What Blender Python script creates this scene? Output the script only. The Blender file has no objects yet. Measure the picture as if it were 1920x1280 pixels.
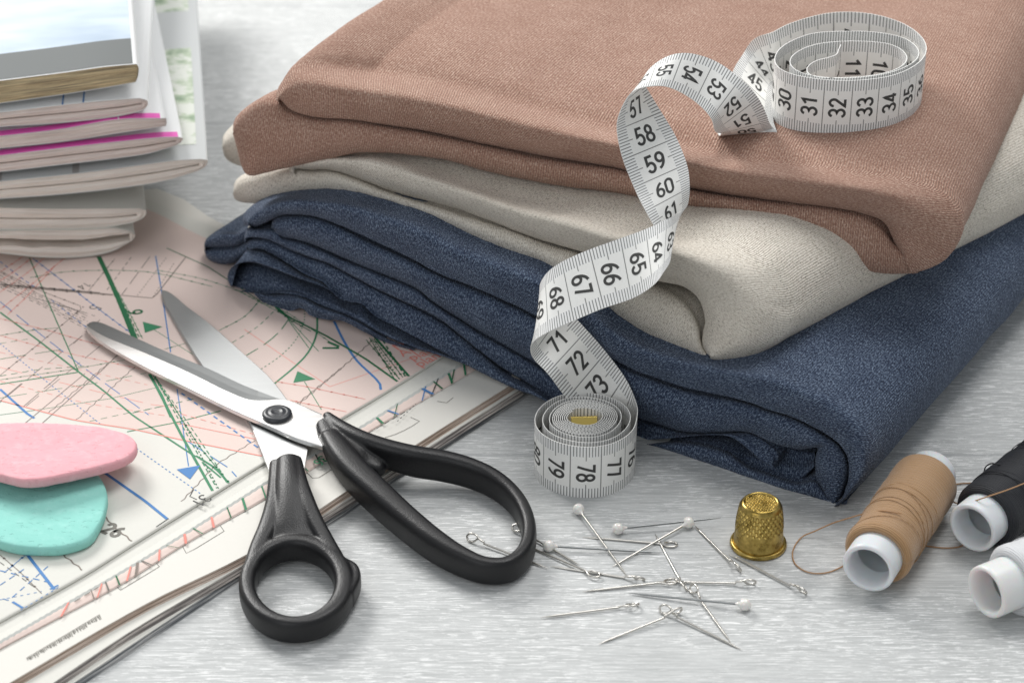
import bpy, bmesh, math, random
import numpy as np
from mathutils import Vector, noise as mnoise
random.seed(7); rng = np.random.default_rng(7)
S = bpy.context.scene
R = math.radians
U = 0.01                                   # modelling unit: 1 cm
# ------------------------------------------------------------------ camera
CAMH = 43.7; PITCH = 31.3; FPX = 4400.0
CAM = np.array([0.0, -CAMH/math.tan(R(PITCH)), CAMH])
cd = bpy.data.cameras.new('camera'); cam = bpy.data.objects.new('camera', cd); S.collection.objects.link(cam)
cam.location = CAM*U; cam.rotation_euler = (R(90-PITCH), 0, 0)
cd.sensor_width = 36; cd.lens = FPX/1920*36; cd.clip_start = 0.02; cd.clip_end = 50
cd.dof.use_dof = True; cd.dof.focus_distance = 0.755; cd.dof.aperture_fstop = 17
S.camera = cam
# ------------------------------------------------------------------ world and lamps
W = bpy.data.worlds.new('World'); S.world = W; W.use_nodes = True
bg = W.node_tree.nodes['Background']; bg.inputs[0].default_value = (0.93, 0.97, 1.0, 1); bg.inputs[1].default_value = 0.42
def area(name, loc, target, size, power, col, size_y=None):
    l = bpy.data.lights.new(name, 'AREA'); l.energy = power; l.color = col; l.size = size
    if size_y: l.shape = 'RECTANGLE'; l.size_y = size_y
    o = bpy.data.objects.new(name, l); S.collection.objects.link(o)
    o.location = Vector(loc); o.rotation_euler = (Vector(target)-Vector(loc)).to_track_quat('-Z', 'Y').to_euler()
area('window_light', (-0.75, 1.05, 0.95), (0, 0, 0), 0.6, 24.0, (1.0, 0.985, 0.96), 0.5)
area('soft_box', (0.3, 0.35, 1.3), (0, 0, 0), 0.6, 9.0, (1.0, 0.99, 0.98))
area('front_fill', (-0.5, -0.95, 0.7), (0, 0, 0), 0.6, 2.2, (0.97, 0.98, 1.0))
vs = S.view_settings; vs.view_transform = 'Standard'; vs.look = 'None'; vs.exposure = 0.05; vs.gamma = 1.0
try: vs.use_curve_mapping = False
except Exception: pass
S.render.engine = 'CYCLES'
# ------------------------------------------------------------------ geometry helpers
TH = R(PITCH)
FW = np.array([0, math.cos(TH), -math.sin(TH)]); UPV = np.array([0, math.sin(TH), math.cos(TH)]); RT = np.array([1.0, 0, 0])
def ray(p):
    p = np.asarray(p, float)
    return FW + RT*((p[..., 0:1]-960)/FPX) + UPV*((640-p[..., 1:2])/FPX)
def PZ(p, z):                              # photo point lying at height z
    d = ray(p); z = np.asarray(z, float)
    t = (z-CAM[2])/d[..., 2] if np.ndim(p) > 1 else (z-CAM[2])/d[2]
    return CAM + d*(t[..., None] if np.ndim(p) > 1 else t)
def PN(p, n, dv):                          # photo point lying on the vertical plane n.x = d
    d = ray(p); n = np.array([n[0], n[1], 0.0])
    t = (np.asarray(dv, float) - CAM@n)/(d@n)
    return CAM + d*(t[..., None] if np.ndim(p) > 1 else t)
def PY(p, y): return PN(p, (0, 1), y)
def crv(pts, n, closed=False):             # chord-length Catmull-Rom, n samples evenly spaced
    P = np.asarray(pts, float)
    if len(P) == 2: return P[0] + (P[1]-P[0])*np.linspace(0, 1, n)[:, None]
    if closed: P = np.vstack([P[-1], P, P[0], P[1]])
    else: P = np.vstack([2*P[0]-P[1], P, 2*P[-1]-P[-2]])
    out = []
    for i in range(1, len(P)-2):
        p0, p1, p2, p3 = P[i-1:i+3]
        t0 = 0; t1 = t0+max(1e-6, np.linalg.norm(p1-p0))**.5; t2 = t1+max(1e-6, np.linalg.norm(p2-p1))**.5; t3 = t2+max(1e-6, np.linalg.norm(p3-p2))**.5
        t = np.linspace(t1, t2, 24, endpoint=False)[:, None]
        a1 = (t1-t)/(t1-t0)*p0+(t-t0)/(t1-t0)*p1; a2 = (t2-t)/(t2-t1)*p1+(t-t1)/(t2-t1)*p2; a3 = (t3-t)/(t3-t2)*p2+(t-t2)/(t3-t2)*p3
        b1 = (t2-t)/(t2-t0)*a1+(t-t0)/(t2-t0)*a2; b2 = (t3-t)/(t3-t1)*a2+(t-t1)/(t3-t1)*a3
        out.append((t2-t)/(t2-t1)*b1+(t-t1)/(t2-t1)*b2)
    out.append(P[-2][None]); D = np.vstack(out)
    return resamp(D, n)
def resamp(D, n):
    L = np.r_[0, np.cumsum(np.linalg.norm(np.diff(D, axis=0), axis=1))]
    s = np.linspace(0, L[-1], n)
    return np.stack([np.interp(s, L, D[:, k]) for k in range(D.shape[1])], 1)
class MB:                                  # mesh collector (cm)
    def __init__(s): s.v = []; s.f = []; s.m = []; s.uv = []; s.n = 0
    def add(s, V, F, m=0, UV=None):
        V = np.asarray(V, float).reshape(-1, 3); o = s.n
        s.v.append(V); s.n += len(V); s.uv.append(np.zeros((len(V), 2)) if UV is None else np.asarray(UV, float).reshape(-1, 2))
        for f in F: s.f.append([i+o for i in f]); s.m.append(m)
        return o
    def grid(s, G, m=0, UV=None, closed_u=False, closed_v=False, flip=False):
        a, b = G.shape[:2]; F = []
        for i in range(a if closed_u else a-1):
            for j in range(b if closed_v else b-1):
                q = [i*b+j, i*b+(j+1) % b, ((i+1) % a)*b+(j+1) % b, ((i+1) % a)*b+j]
                F.append(q[::-1] if flip else q)
        if UV is None:
            u = np.r_[0, np.cumsum(np.linalg.norm(np.diff(G, axis=1), axis=2).mean(0))]
            v = np.r_[0, np.cumsum(np.linalg.norm(np.diff(G, axis=0), axis=2).mean(1))]
            UV = np.stack(np.broadcast_arrays(u[None, :], v[:, None]), -1)
        s.add(G.reshape(-1, 3), F, m, UV.reshape(-1, 2))
    def poly(s, pts, m=0): s.add(pts, [list(range(len(pts)))], m, np.asarray(pts)[:, :2])
    def build(s, name, mats, parent=None, smooth=True, weld=False):
        V = np.vstack(s.v)*U; UV = np.vstack(s.uv)
        me = bpy.data.meshes.new(name); me.from_pydata(V.tolist(), [], s.f)
        for m in (mats if isinstance(mats, (list, tuple)) else [mats]): me.materials.append(m)
        me.polygons.foreach_set('material_index', np.array(s.m, dtype=np.int32))
        me.polygons.foreach_set('use_smooth', np.full(len(s.f), smooth, dtype=bool))
        ul = me.uv_layers.new(name='UVMap'); li = np.empty(len(me.loops), dtype=np.int32); me.loops.foreach_get('vertex_index', li)
        ul.data.foreach_set('uv', UV[li].ravel())
        me.update()
        if weld:
            bm = bmesh.new(); bm.from_mesh(me); bmesh.ops.remove_doubles(bm, verts=bm.verts, dist=1e-6)
            bmesh.ops.recalc_face_normals(bm, faces=bm.faces); bm.to_mesh(me); bm.free()
        o = bpy.data.objects.new(name, me); S.collection.objects.link(o)
        if parent: o.parent = parent; o.matrix_parent_inverse = parent.matrix_world.inverted()
        return o
def tag(o, label, cat, group=None, kind=None):
    if label: o['label'] = label
    if cat: o['category'] = cat
    if group: o['group'] = group
    if kind: o['kind'] = kind
    return o
def thing(name, label, cat, loc, group=None):
    o = bpy.data.objects.new(name, None); S.collection.objects.link(o); o.empty_display_size = 0.01
    o.location = Vector([c*U for c in loc]); bpy.context.view_layer.update(); return tag(o, label, cat, group)
def tube(mb, pts, r, seg=10, m=0, cap=True, closed=False):
    P = np.asarray(pts, float); n = len(P); r = np.broadcast_to(np.asarray(r, float), (n,))
    T = np.gradient(P, axis=0) if not closed else np.roll(P, -1, 0)-np.roll(P, 1, 0)
    T /= np.linalg.norm(T, axis=1)[:, None]+1e-12
    ref = np.array([0, 0, 1.0]) if abs(T[0][2]) < .9 else np.array([1.0, 0, 0])
    N = np.cross(T[0], ref); N /= np.linalg.norm(N); G = []
    a = np.linspace(0, 2*np.pi, seg, endpoint=False); Lc = 0; uv = []
    for i in range(n):
        N = N - T[i]*(N@T[i]); N /= np.linalg.norm(N); B = np.cross(T[i], N)
        G.append(P[i]+r[i]*(np.cos(a)[:, None]*N+np.sin(a)[:, None]*B))
    G = np.array(G); mb.grid(G, m, closed_u=closed, closed_v=True)
    if cap and not closed:
        mb.add(G[0], [list(range(seg))], m); mb.add(G[-1], [list(range(seg))[::-1]], m)
def lathe(mb, c, ax, prof, seg=48, m=0):   # prof: list of (along, radius)
    ax = np.asarray(ax, float); ax /= np.linalg.norm(ax)
    ref = np.array([0, 0, 1.0]) if abs(ax[2]) < .9 else np.array([1.0, 0, 0])
    N = np.cross(ax, ref); N /= np.linalg.norm(N); B = np.cross(ax, N); a = np.linspace(0, 2*np.pi, seg, endpoint=False)
    G = np.array([np.asarray(c)+ax*h+r*(np.cos(a)[:, None]*N+np.sin(a)[:, None]*B) for h, r in prof])
    L = np.r_[0, np.cumsum([math.hypot(prof[i+1][0]-prof[i][0], prof[i+1][1]-prof[i][1]) for i in range(len(prof)-1)])]
    UV = np.stack(np.broadcast_arrays((a/(2*np.pi))[None, :], L[:, None]), -1)
    mb.grid(G, m, UV=UV, closed_v=True)
# ------------------------------------------------------------------ materials
def mat(name, col, rough=.6, metal=0.0, **kw):
    m = bpy.data.materials.new(name); m.use_nodes = True; b = m.node_tree.nodes['Principled BSDF']
    b.inputs['Base Color'].default_value = (*col, 1); b.inputs['Roughness'].default_value = rough; b.inputs['Metallic'].default_value = metal
    for k, v in kw.items(): b.inputs[k.replace('_', ' ')].default_value = v
    return m
class NT:
    def __init__(s, m): s.t = m.node_tree; s.b = s.t.nodes['Principled BSDF']
    def n(s, typ, ins=None, **at):
        x = s.t.nodes.new(typ)
        for k, v in at.items(): setattr(x, k, v)
        for k, v in (ins or {}).items():
            if isinstance(v, bpy.types.NodeSocket): s.t.links.new(v, x.inputs[k])
            else: x.inputs[k].default_value = v
        return x
    def math(s, op, a, b=0.0, c=0.0, clamp=False): return s.n('ShaderNodeMath', {0: a, 1: b, 2: c}, operation=op, use_clamp=clamp).outputs[0]
    def mix(s, f, a, b, bt='MIX'):
        x = s.t.nodes.new('ShaderNodeMix'); x.data_type = 'RGBA'; x.blend_type = bt
        for k, v in ((0, f), (6, a), (7, b)):
            if isinstance(v, bpy.types.NodeSocket): s.t.links.new(v, x.inputs[k])
            else: x.inputs[k].default_value = v if k == 0 else ((*v, 1) if len(v) == 3 else v)
        return x.outputs[2]
    def ramp(s, f, stops):
        x = s.n('ShaderNodeValToRGB', {0: f}); e = x.color_ramp.elements
        while len(e) < len(stops): e.new(.5)
        for i, (p, c) in enumerate(stops): e[i].position = p; e[i].color = (*c, 1) if len(c) == 3 else c
        return x.outputs[0]
    def noise(s, vec, scale, detail=3, rough=.5, dist=0.0): return s.n('ShaderNodeTexNoise', {'Vector': vec, 'Scale': scale, 'Detail': detail, 'Roughness': rough, 'Distortion': dist}).outputs[0]
    def mapping(s, vec, scale=(1, 1, 1), rot=(0, 0, 0)): return s.n('ShaderNodeMapping', {'Vector': vec, 'Scale': scale, 'Rotation': rot}).outputs[0]
    def bump(s, h, strength, dist): 
        x = s.n('ShaderNodeBump', {'Height': h, 'Strength': strength, 'Distance': dist}); s.t.links.new(x.outputs[0], s.b.inputs['Normal']); return x
    def col(s, c): s.t.links.new(c, s.b.inputs['Base Color'])
    def set(s, k, v): s.t.links.new(v, s.b.inputs[k])
    def uv(s): return s.n('ShaderNodeTexCoord').outputs['UV']
    def obj(s): return s.n('ShaderNodeTexCoord').outputs['Object']
def wood():
    m = mat('painted_wood', (.5, .5, .5), .68, Specular_IOR_Level=.35); t = NT(m); o = t.obj()
    a = t.mapping(o, (7, 150, 1), (0, 0, R(-1.5)))
    g = t.noise(a, 6, 5, .62, .3)
    base = t.ramp(g, [(.25, (.37, .38, .377)), (.5, (.49, .50, .497)), (.72, (.60, .61, .605))])
    f = t.noise(t.mapping(o, (17, 190, 1), (0, 0, R(-2))), 9, 5, .68, .5)
    fl = t.ramp(f, [(.545, (0, 0, 0)), (.565, (1, 1, 1))])
    big = t.noise(t.mapping(o, (3, 9, 1)), 3, 3, .6)
    fl2 = t.math('MULTIPLY', fl, t.ramp(big, [(.34, (.2,)*3), (.56, (1.0,)*3)]))
    c = t.mix(fl2, base, (.80, .805, .80))
    dk = t.noise(t.mapping(o, (10, 210, 1), (0, 0, R(-1))), 7, 4, .6, .4)
    c = t.mix(t.math('MULTIPLY', t.ramp(dk, [(.6, (0,)*3), (.72, (1,)*3)]), .38), c, (.22, .235, .245))
    # plank joints
    y = t.n('ShaderNodeSeparateXYZ', {0: o}).outputs[1]
    k = t.math('ABSOLUTE', t.math('SUBTRACT', t.math('FRACT', t.math('ADD', t.math('DIVIDE', y, .125), .08)), .5))
    j = t.math('LESS_THAN', k, .006); c = t.mix(t.math('MULTIPLY', j, .4), c, (.25, .26, .27))
    t.col(c); t.bump(t.math('ADD', t.math('MULTIPLY', g, .5), t.math('MULTIPLY', fl2, .5)), .35, .0004)
    return m
def knit(name, stops, fleck, period=.085, rib=.5, fl=.3):
    m = mat(name, (.5,)*3, .92, **{'Sheen_Weight': .05, 'Sheen_Roughness': .5}); t = NT(m)
    uv = t.uv(); sp = t.n('ShaderNodeSeparateXYZ', {0: uv}); u, v = sp.outputs[0], sp.outputs[1]
    wob = t.math('MULTIPLY', t.math('SUBTRACT', t.noise(uv, 1.1, 2), .5), .07)
    uu = t.math('ADD', u, wob)
    ph = t.math('MULTIPLY', uu, 2*math.pi/period)
    s1 = t.math('ADD', t.math('MULTIPLY', t.math('SINE', ph), .5), .5)
    st = t.math('ADD', t.math('MULTIPLY', t.math('SINE', t.math('ADD', t.math('MULTIPLY', v, 2*math.pi/.062), t.math('MULTIPLY', t.math('ABSOLUTE', t.math('SINE', t.math('MULTIPLY', ph, .5))), 3.0))), .5), .5)
    h1 = t.noise(t.mapping(uv, (17, 9.0, 1)), 1, 3, .65); h2 = t.noise(t.mapping(uv, (28, 20, 1)), 1, 2, .7); h3 = t.noise(uv, .9, 3, .6)
    hh = t.math('ADD', t.math('ADD', t.math('MULTIPLY', h1, .5), t.math('MULTIPLY', h2, .42)), t.math('MULTIPLY', h3, .08))
    c = t.ramp(hh, stops)
    dark = t.math('MULTIPLY', t.math('SUBTRACT', 1.0, s1), rib)  # shade in the rib grooves, painted into the yarn colour
    c = t.mix(dark, c, t.mix(1.0, c, (.42, .40, .40), 'MULTIPLY'))
    fk = t.noise(t.mapping(uv, (9, 16, 1)), 1, 2, .5)
    c = t.mix(t.math('MULTIPLY', t.ramp(fk, [(.64, (0,)*3), (.72, (1,)*3)]), fl), c, fleck)
    t.col(c)
    hgt = t.math('ADD', t.math('ADD', t.math('MULTIPLY', s1, .9), t.math('MULTIPLY', st, .15)), t.math('MULTIPLY', h2, .4))
    t.bump(hgt, .7, .00032)
    return m
def paper(name, col, rough=.75, var=.05, spec=.3):
    m = mat(name, col, rough, **{'Specular_IOR_Level': spec}); t = NT(m); o = t.obj()
    n = t.noise(o, 900, 3, .6); n2 = t.noise(o, 60, 3)
    c = t.mix(t.math('MULTIPLY', n, var*2), col, tuple(x*.7 for x in col)); c = t.mix(t.math('MULTIPLY', n2, var), c, tuple(x*.8 for x in col))
    t.col(c); t.bump(t.math('ADD', t.math('MULTIPLY', n, .4), n2), .12, .0006); return m
def pages(name, c1, c2, lines=14.0, dark=.0):   # page edges: fine lines across v
    m = mat(name, c1, .85); t = NT(m); uv = t.uv()
    n = t.noise(t.mapping(uv, (.25, lines, 1)), 1.6, 4, .7)
    n2 = t.noise(t.mapping(uv, (.12, lines*.3, 1)), 1.5, 2, .6)
    c = t.ramp(n, [(.3, tuple(x*.55 for x in c2)), (.45, c2), (.62, c1)])
    c = t.mix(t.math('MULTIPLY', t.ramp(n2, [(.5, (0,)*3), (.7, (1,)*3)]), .5), c, c2)
    t.col(c); t.bump(n, .5, .0004); return m
def ink(name, col): return mat(name, col, .7)
M = {}
M['wood'] = wood()
M['brown'] = knit('brown_knit', [(.36, (.22, .105, .07)), (.5, (.39, .225, .165)), (.61, (.66, .48, .385))], (.62, .36, .2), rib=.5, fl=.18)
M['beige'] = knit('beige_knit', [(.37, (.22, .19, .16)), (.45, (.64, .58, .495)), (.57, (.86, .81, .72))], (.22, .205, .19), period=.075, rib=.25, fl=.3)
M['navy'] = knit('navy_knit', [(.39, (.007, .014, .036)), (.49, (.030, .052, .106)), (.60, (.24, .31, .42))], (.30, .34, .42), period=.075, rib=.45, fl=.25)
M['white_paper'] = paper('white_paper', (.68, .67, .62))
M['pink_paper'] = paper('pink_print_paper', (.71, .58, .53))
M['pink_fold'] = paper('pink_fold_paper', (.78, .64, .58))
M['cream_paper'] = paper('cream_cover', (.70, .68, .63), .6, .04, .3)
M['margin'] = paper('grey_margin', (.55, .56, .53))
M['green'] = ink('green_ink', (.035, .21, .10)); M['dkgreen'] = ink('dark_green_ink', (.012, .13, .05))
M['blue'] = ink('blue_ink', (.06, .20, .46)); M['red'] = ink('red_ink', (.78, .26, .21)); M['brownink'] = ink('brown_ink', (.22, .18, .155)); M['black'] = ink('black_ink', (.05, .05, .048))
M['lblack'] = ink('grey_ink', (.16, .15, .13))
PM = ['white_paper', 'pink_paper', 'green', 'dkgreen', 'blue', 'red', 'brownink', 'black', 'lblack', 'pink_fold', 'cream_paper', 'margin']
PI = {k: i for i, k in enumerate(PM)}; PMATS = [M[k] for k in PM]
# ------------------------------------------------------------------ the table
mb = MB(); mb.grid(np.array([[[x, y, 0] for x in np.linspace(-150, 150, 7)] for y in np.linspace(-60, 160, 7)]))
t_ = mb.build('tabletop', M['wood']); t_['kind'] = 'structure'
# ------------------------------------------------------------------ stroke digits and printed lines
def arc(cx, cy, rx, ry, a0, a1, n=14): a = np.radians(np.linspace(a0, a1, n)); return [(cx+rx*math.cos(x), cy+ry*math.sin(x)) for x in a]
_six = [crv([(.42, .90), (.28, .82), (.13, .62), (.065, .38)], 12).tolist(), arc(.26, .30, .2, .235, 0, 360, 26)]
DIG = {'0': [arc(.26, .70, .2, .235, 0, 180)+arc(.26, .30, .2, .235, 180, 360)+[(.46, .70)]],
 '1': [[(.08, .70), (.30, .91), (.30, .06)]], '2': [arc(.26, .70, .195, .235, 180, -28)+[(.07, .065), (.47, .065)]],
 '3': [arc(.25, .715, .185, .22, 165, -90)+arc(.25, .275, .21, .22, 90, -165)], '4': [[(.36, .06), (.36, .93), (.05, .27), (.49, .27)]],
 '5': [[(.45, .93), (.12, .93), (.09, .50)]+arc(.255, .315, .205, .255, 130, -160)], '6': _six, '7': [[(.05, .93), (.46, .93), (.20, .06)]],
 '8': [arc(.26, .72, .17, .21, 0, 360, 26), arc(.26, .285, .2, .225, 0, 360, 26)], '9': [[(.52-x, 1-y) for x, y in l] for l in _six]}
def stroke_mesh(poly, w):
    P = np.asarray(poly, float); segs = [P[0]]
    for a, b in zip(P[:-1], P[1:]):
        n = max(1, int(np.linalg.norm(b-a)/.09))
        for k in range(1, n+1): segs.append(a+(b-a)*k/n)
    P = np.array(segs); T = np.diff(P, axis=0); T = T[np.linalg.norm(T, axis=1) > 1e-9]
    P = P[np.r_[True, np.linalg.norm(np.diff(P, axis=0), axis=1) > 1e-9]]
    T /= np.linalg.norm(T, axis=1)[:, None]; N = np.stack([-T[:, 1], T[:, 0]], 1)
    closed = np.linalg.norm(P[0]-P[-1]) < 1e-6
    NN = np.vstack([N[0], N[:-1]+N[1:], N[-1]])
    if closed: NN[0] = NN[-1] = N[0]+N[-1]
    L = np.linalg.norm(NN, axis=1)[:, None]; NN = NN/L
    k = np.ones(len(P)); k[1:-1] = 1/np.clip(L[1:-1, 0]/2, .55, 1)
    A = P+NN*(w/2*k)[:, None]; B = P-NN*(w/2*k)[:, None]; n = len(P)
    return np.vstack([A, B]), [[i, i+1, n+i+1, n+i] for i in range(n-1)]
def digits(mb, text, fn, m, w=.145, gap=.60):
    x0 = 0
    for ch in text:
        for l in DIG[ch]:
            V, F = stroke_mesh(l, w); V = V.copy(); V[:, 0] += x0
            mb.add(np.array([fn(x, y) for x, y in V]), F, m)
        x0 += gap
def text_on(mb, text, p0, p1, h, z, m, w=.145, mirror=False):   # p0 -> p1 baseline direction in the photo, h in cm
    a = PZ(np.array(p0, float), z); b = PZ(np.array(p1, float), z); d = (b-a)/np.linalg.norm(b-a); up = np.array([-d[1], d[0], 0])*(-1 if mirror else 1)
    digits(mb, text, lambda x, y: a+d*x*h+up*y*h, m, w)
def letters_on(mb, text, p0, p1, h, z, m):
    c = bpy.data.curves.new('t', 'FONT'); c.body = text; c.size = 1; o = bpy.data.objects.new('t', c); S.collection.objects.link(o)
    bpy.context.view_layer.update(); me = o.evaluated_get(bpy.context.evaluated_depsgraph_get()).to_mesh()
    a = PZ(np.array(p0, float), z); b = PZ(np.array(p1, float), z); d = (b-a)/np.linalg.norm(b-a); up = np.array([-d[1], d[0], 0])
    mb.add([a+d*v.co.x*h+up*v.co.y*h for v in me.vertices], [list(p.vertices) for p in me.polygons], m)
    bpy.data.objects.remove(o); bpy.data.curves.remove(c)
LZ = [0]
def line(mb, pts, z, m, w=.05, style='s', n=None, curve=False):   # printed line on a sheet; points in photo px
    LZ[0] = (LZ[0]+1) % 9; zz = z+.004+LZ[0]*.0006
    P = PZ(np.array(pts, float), z)
    P = crv(P, 60) if curve else P
    L = np.r_[0, np.cumsum(np.linalg.norm(np.diff(P, axis=0), axis=1))]; tot = L[-1]
    at = lambda s: np.array([np.interp(s, L, P[:, k]) for k in range(2)])
    def seg(s0, s1, wd):
        k = max(2, int((s1-s0)/.35)+1) if curve or len(P) > 2 else 2; q = np.array([at(s) for s in np.linspace(s0, s1, k)])
        T = np.gradient(q, axis=0); T /= np.linalg.norm(T, axis=1)[:, None]+1e-9; N = np.stack([-T[:, 1], T[:, 0]], 1)*wd/2
        A = np.c_[q+N, np.full(k, zz)]; B = np.c_[q-N, np.full(k, zz)]
        mb.add(np.vstack([A, B]), [[i, i+1, k+i+1, k+i] for i in range(k-1)], m)
    if style == 's': seg(0, tot, w)
    elif style[0] in 'dDt':                       # d dash, D long dash, t dots
        a, b = {'d': (.22, .16), 'D': (.9, .3), 't': (.09, .11)}[style[0]]; s = 0
        while s < tot: seg(s, min(tot, s+a), w); s += a+b
    elif style == 'x':                            # line with small cross beads
        seg(0, tot, w*.7); s = .2
        while s < tot-.1: seg(s, s+.07, w*2.0); s += .46
    elif style == 'z':                            # wavy line
        s = np.arange(0, tot, .07); q = np.array([at(x) for x in s]); T = np.gradient(q, axis=0); T /= np.linalg.norm(T, axis=1)[:, None]+1e-9
        N = np.stack([-T[:, 1], T[:, 0]], 1); q = q+N*(np.sin(s*2*np.pi/.42)*.022)[:, None]
        k = len(q); A = np.c_[q+N*w/2, np.full(k, zz)]; B = np.c_[q-N*w/2, np.full(k, zz)]
        mb.add(np.vstack([A, B]), [[i, i+1, k+i+1, k+i] for i in range(k-1)], m)
def z2(l): return [(x/2.56, y/2.56+440) for x, y in l]
def z4(l): return [(x/4.2675, y/4.2675+480) for x, y in l]
def zf(l): return [(x/2.56+380, y/2.56+340) for x, y in l]
def z3(l): return [(x/2.56, y/2.56+780) for x, y in l]
# ------------------------------------------------------------------ lower magazines
ZC, ZP, ZM = .60, .70, .82
FAR = [(600, 250), (455, 418), (281, 350), (60, 240)]
def slab(name, front, back, z0, z1, mats, label, cat, grp, page_mat, extra=None):
    F = crv(front, 30); B = crv(back, 30); A = PZ(F, z1); C = PZ(B, z1); c0 = A.mean(0)
    t = thing(name, label, cat, (A[15][0], A[15][1], z0), grp)
    mb = MB(); rows = []
    for k, zz in enumerate(np.linspace(z1-.005, z0, 7)):
        r = A.copy(); r[:, 2] = zz; off = np.array([.53, -.85, 0])*(.02*math.sin(k*2.2)+.02*k); rows.append(r+off)
    mb.grid(np.array(rows), 0); q = C.copy(); q[:, 2] = z0; q2 = C.copy(); q2[:, 2] = z1-.005
    mb.grid(np.array([q, q2]), 0); mb.grid(np.array([[q2[-1], A[-1]], [q[-1], A[-1]*[1, 1, 0]+[0, 0, z0]]]), 0)
    mb.build('pages', page_mat, t, smooth=False)
    mb = MB(); o = np.array([.53, -.85, 0])*.015
    top = np.array([A*(1-k)+C*k for k in np.linspace(0, 1, 6)]); top[:, :, 2] = z1+.004; top[0] += o
    lip = top[0].copy(); lip[:, 2] -= .022; mb.grid(np.array([lip, *top]), 0)
    if extra: extra(mb)
    mb.build('cover', mats, t, smooth=False)
    return t
pm1 = pages('grey_page_edges', (.55, .54, .52), (.16, .17, .18), 10); pm2 = pages('tan_page_edges', (.62, .52, .45), (.36, .27, .21), 12); pm3 = pages('light_page_edges', (.74, .72, .68), (.42, .40, .37), 14)
bk = [(-900, 900), (-600, 500), (0, 330), (250, 330), (420, 420)]
backl = [(-700, 1150), (-600, 500), (-200, 320), (100, 250), (281, 347), (440, 427), (700, 520)]
backl = [(-700, 900), (-300, 560), (100, 420), (440, 427), (760, 520)]
slab('magazine', [(60, 1330), (457, 1069), (611, 974), (812, 840), (985, 731)], [(-500, 1000), (100, 700), (440, 430), (600, 380), (780, 500)], 0.005, .2, M['white_paper'],
     'undermost thin glossy magazine with dark page edges lying on the wood below the others', 'magazine', 'magazines under the pattern sheet', pm1)
slab('magazine', [(10, 1340), (240, 1185), (459, 1056), (700, 905), (812, 832), (978, 727)], [(-500, 1000), (100, 700), (440, 430), (600, 380), (780, 500)], .205, .40, M['white_paper'],
     'middle magazine of the flat pile with a white rim and grey page edges', 'magazine', 'magazines under the pattern sheet', pages('brown_grey_edges', (.60, .55, .50), (.20, .18, .17), 9))
def cover_print(cov):
    for q in ([(342, 1023), (350, 1038), (425, 992), (413, 985)], [(216, 1098), (222, 1108), (303, 1059), (290, 1052)], [(576, 886), (590, 900), (640, 868)], [(722, 820), (748, 812), (788, 790), (770, 782)], [(820, 752), (835, 757), (850, 745)]):
        line(cov, q, ZC+.01, 1, .022)
    for i in range(60):
        x = 50+i*2.3; y = 1233-i*1.37; line(cov, [(x, y-1), (x+random.uniform(2, 4), y+random.uniform(3, 9))], ZC+.01, 1, .025)
# the cream cover on which the pattern sheets lie
slab('magazine', [(-60, 1325), (19, 1278), (273, 1131), (477, 1030), (776, 835), (952, 724), (1000, 694)], [(-500, 1000), (0, 500), (281, 353), (434, 430), (800, 560)], .405, ZC, [M['cream_paper'], M['lblack']],
     'uppermost cream magazine of the flat pile, its cover printed with thin empty boxes', 'magazine', 'magazines under the pattern sheet', pm2, cover_print)
# ------------------------------------------------------------------ folded under-sheet with the rolled pink edge
zig = crv([(-60, 1233), (0, 1200), (129, 1126), (262, 1049), (457, 928), (500, 901), (668, 803), (783, 731), (866, 680), (960, 620)], 420)
zig[:, 1] += np.sin(np.arange(420)*1.35)*.7
bot = crv([(-60, 1252), (0, 1217), (113, 1157), (234, 1092), (351, 1018), (504, 932), (686, 814), (884, 698), (975, 640)], 420)
inn = crv([(-200, 1180), (-10, 1060), (200, 930), (400, 810), (560, 690), (700, 600), (800, 540)], 420)
mb = MB()
Z = PZ(zig, ZP+.045); Zb = PZ(zig+[2.0, 5.0], ZP+.012); mid = PZ(zig*.5+bot*.5, ZP-.0); Bt = PZ(bot, ZC+.02); Bu = Bt+[-.3, .5, 0]; Bu[:, 2] = ZC+.01
mb.grid(np.array([PZ(inn, ZP), PZ(zig-[5, 9], ZP)*.999+Z*.001, Z]), PI['white_paper'])
mb.grid(np.array([Z, Zb]), PI['margin'])
mb.grid(np.array([Zb, PZ(zig*.75+bot*.25+[0, 2], ZP+.01), mid, PZ(zig*.15+bot*.85, ZP-.035), Bt, Bu]), PI['pink_fold'])
def onroll(x, a0=.1, a1=.95, dx=5, m='green', w=.05, nseg=6):   # marks that run over the rolled edge
    i = int(np.argmin(abs(zig[:, 0]-x))); i2 = int(np.argmin(abs(bot[:, 0]-(x+dx)))); A = zig[i]; B = bot[i2]
    q = [A+(B-A)*k for k in np.linspace(a0, a1, nseg)]; zz = [ZP+.03-.055*k*k for k in np.linspace(a0, a1, nseg)]
    V = np.array([PZ(p, z+.012) for p, z in zip(q, zz)]); wv = np.array([.85, .53, 0])*w
    n = len(V); mb.add(np.vstack([V-wv/2, V+wv/2]), [[k, k+1, n+k+1, n+k] for k in range(n-1)], PI[m])
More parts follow.
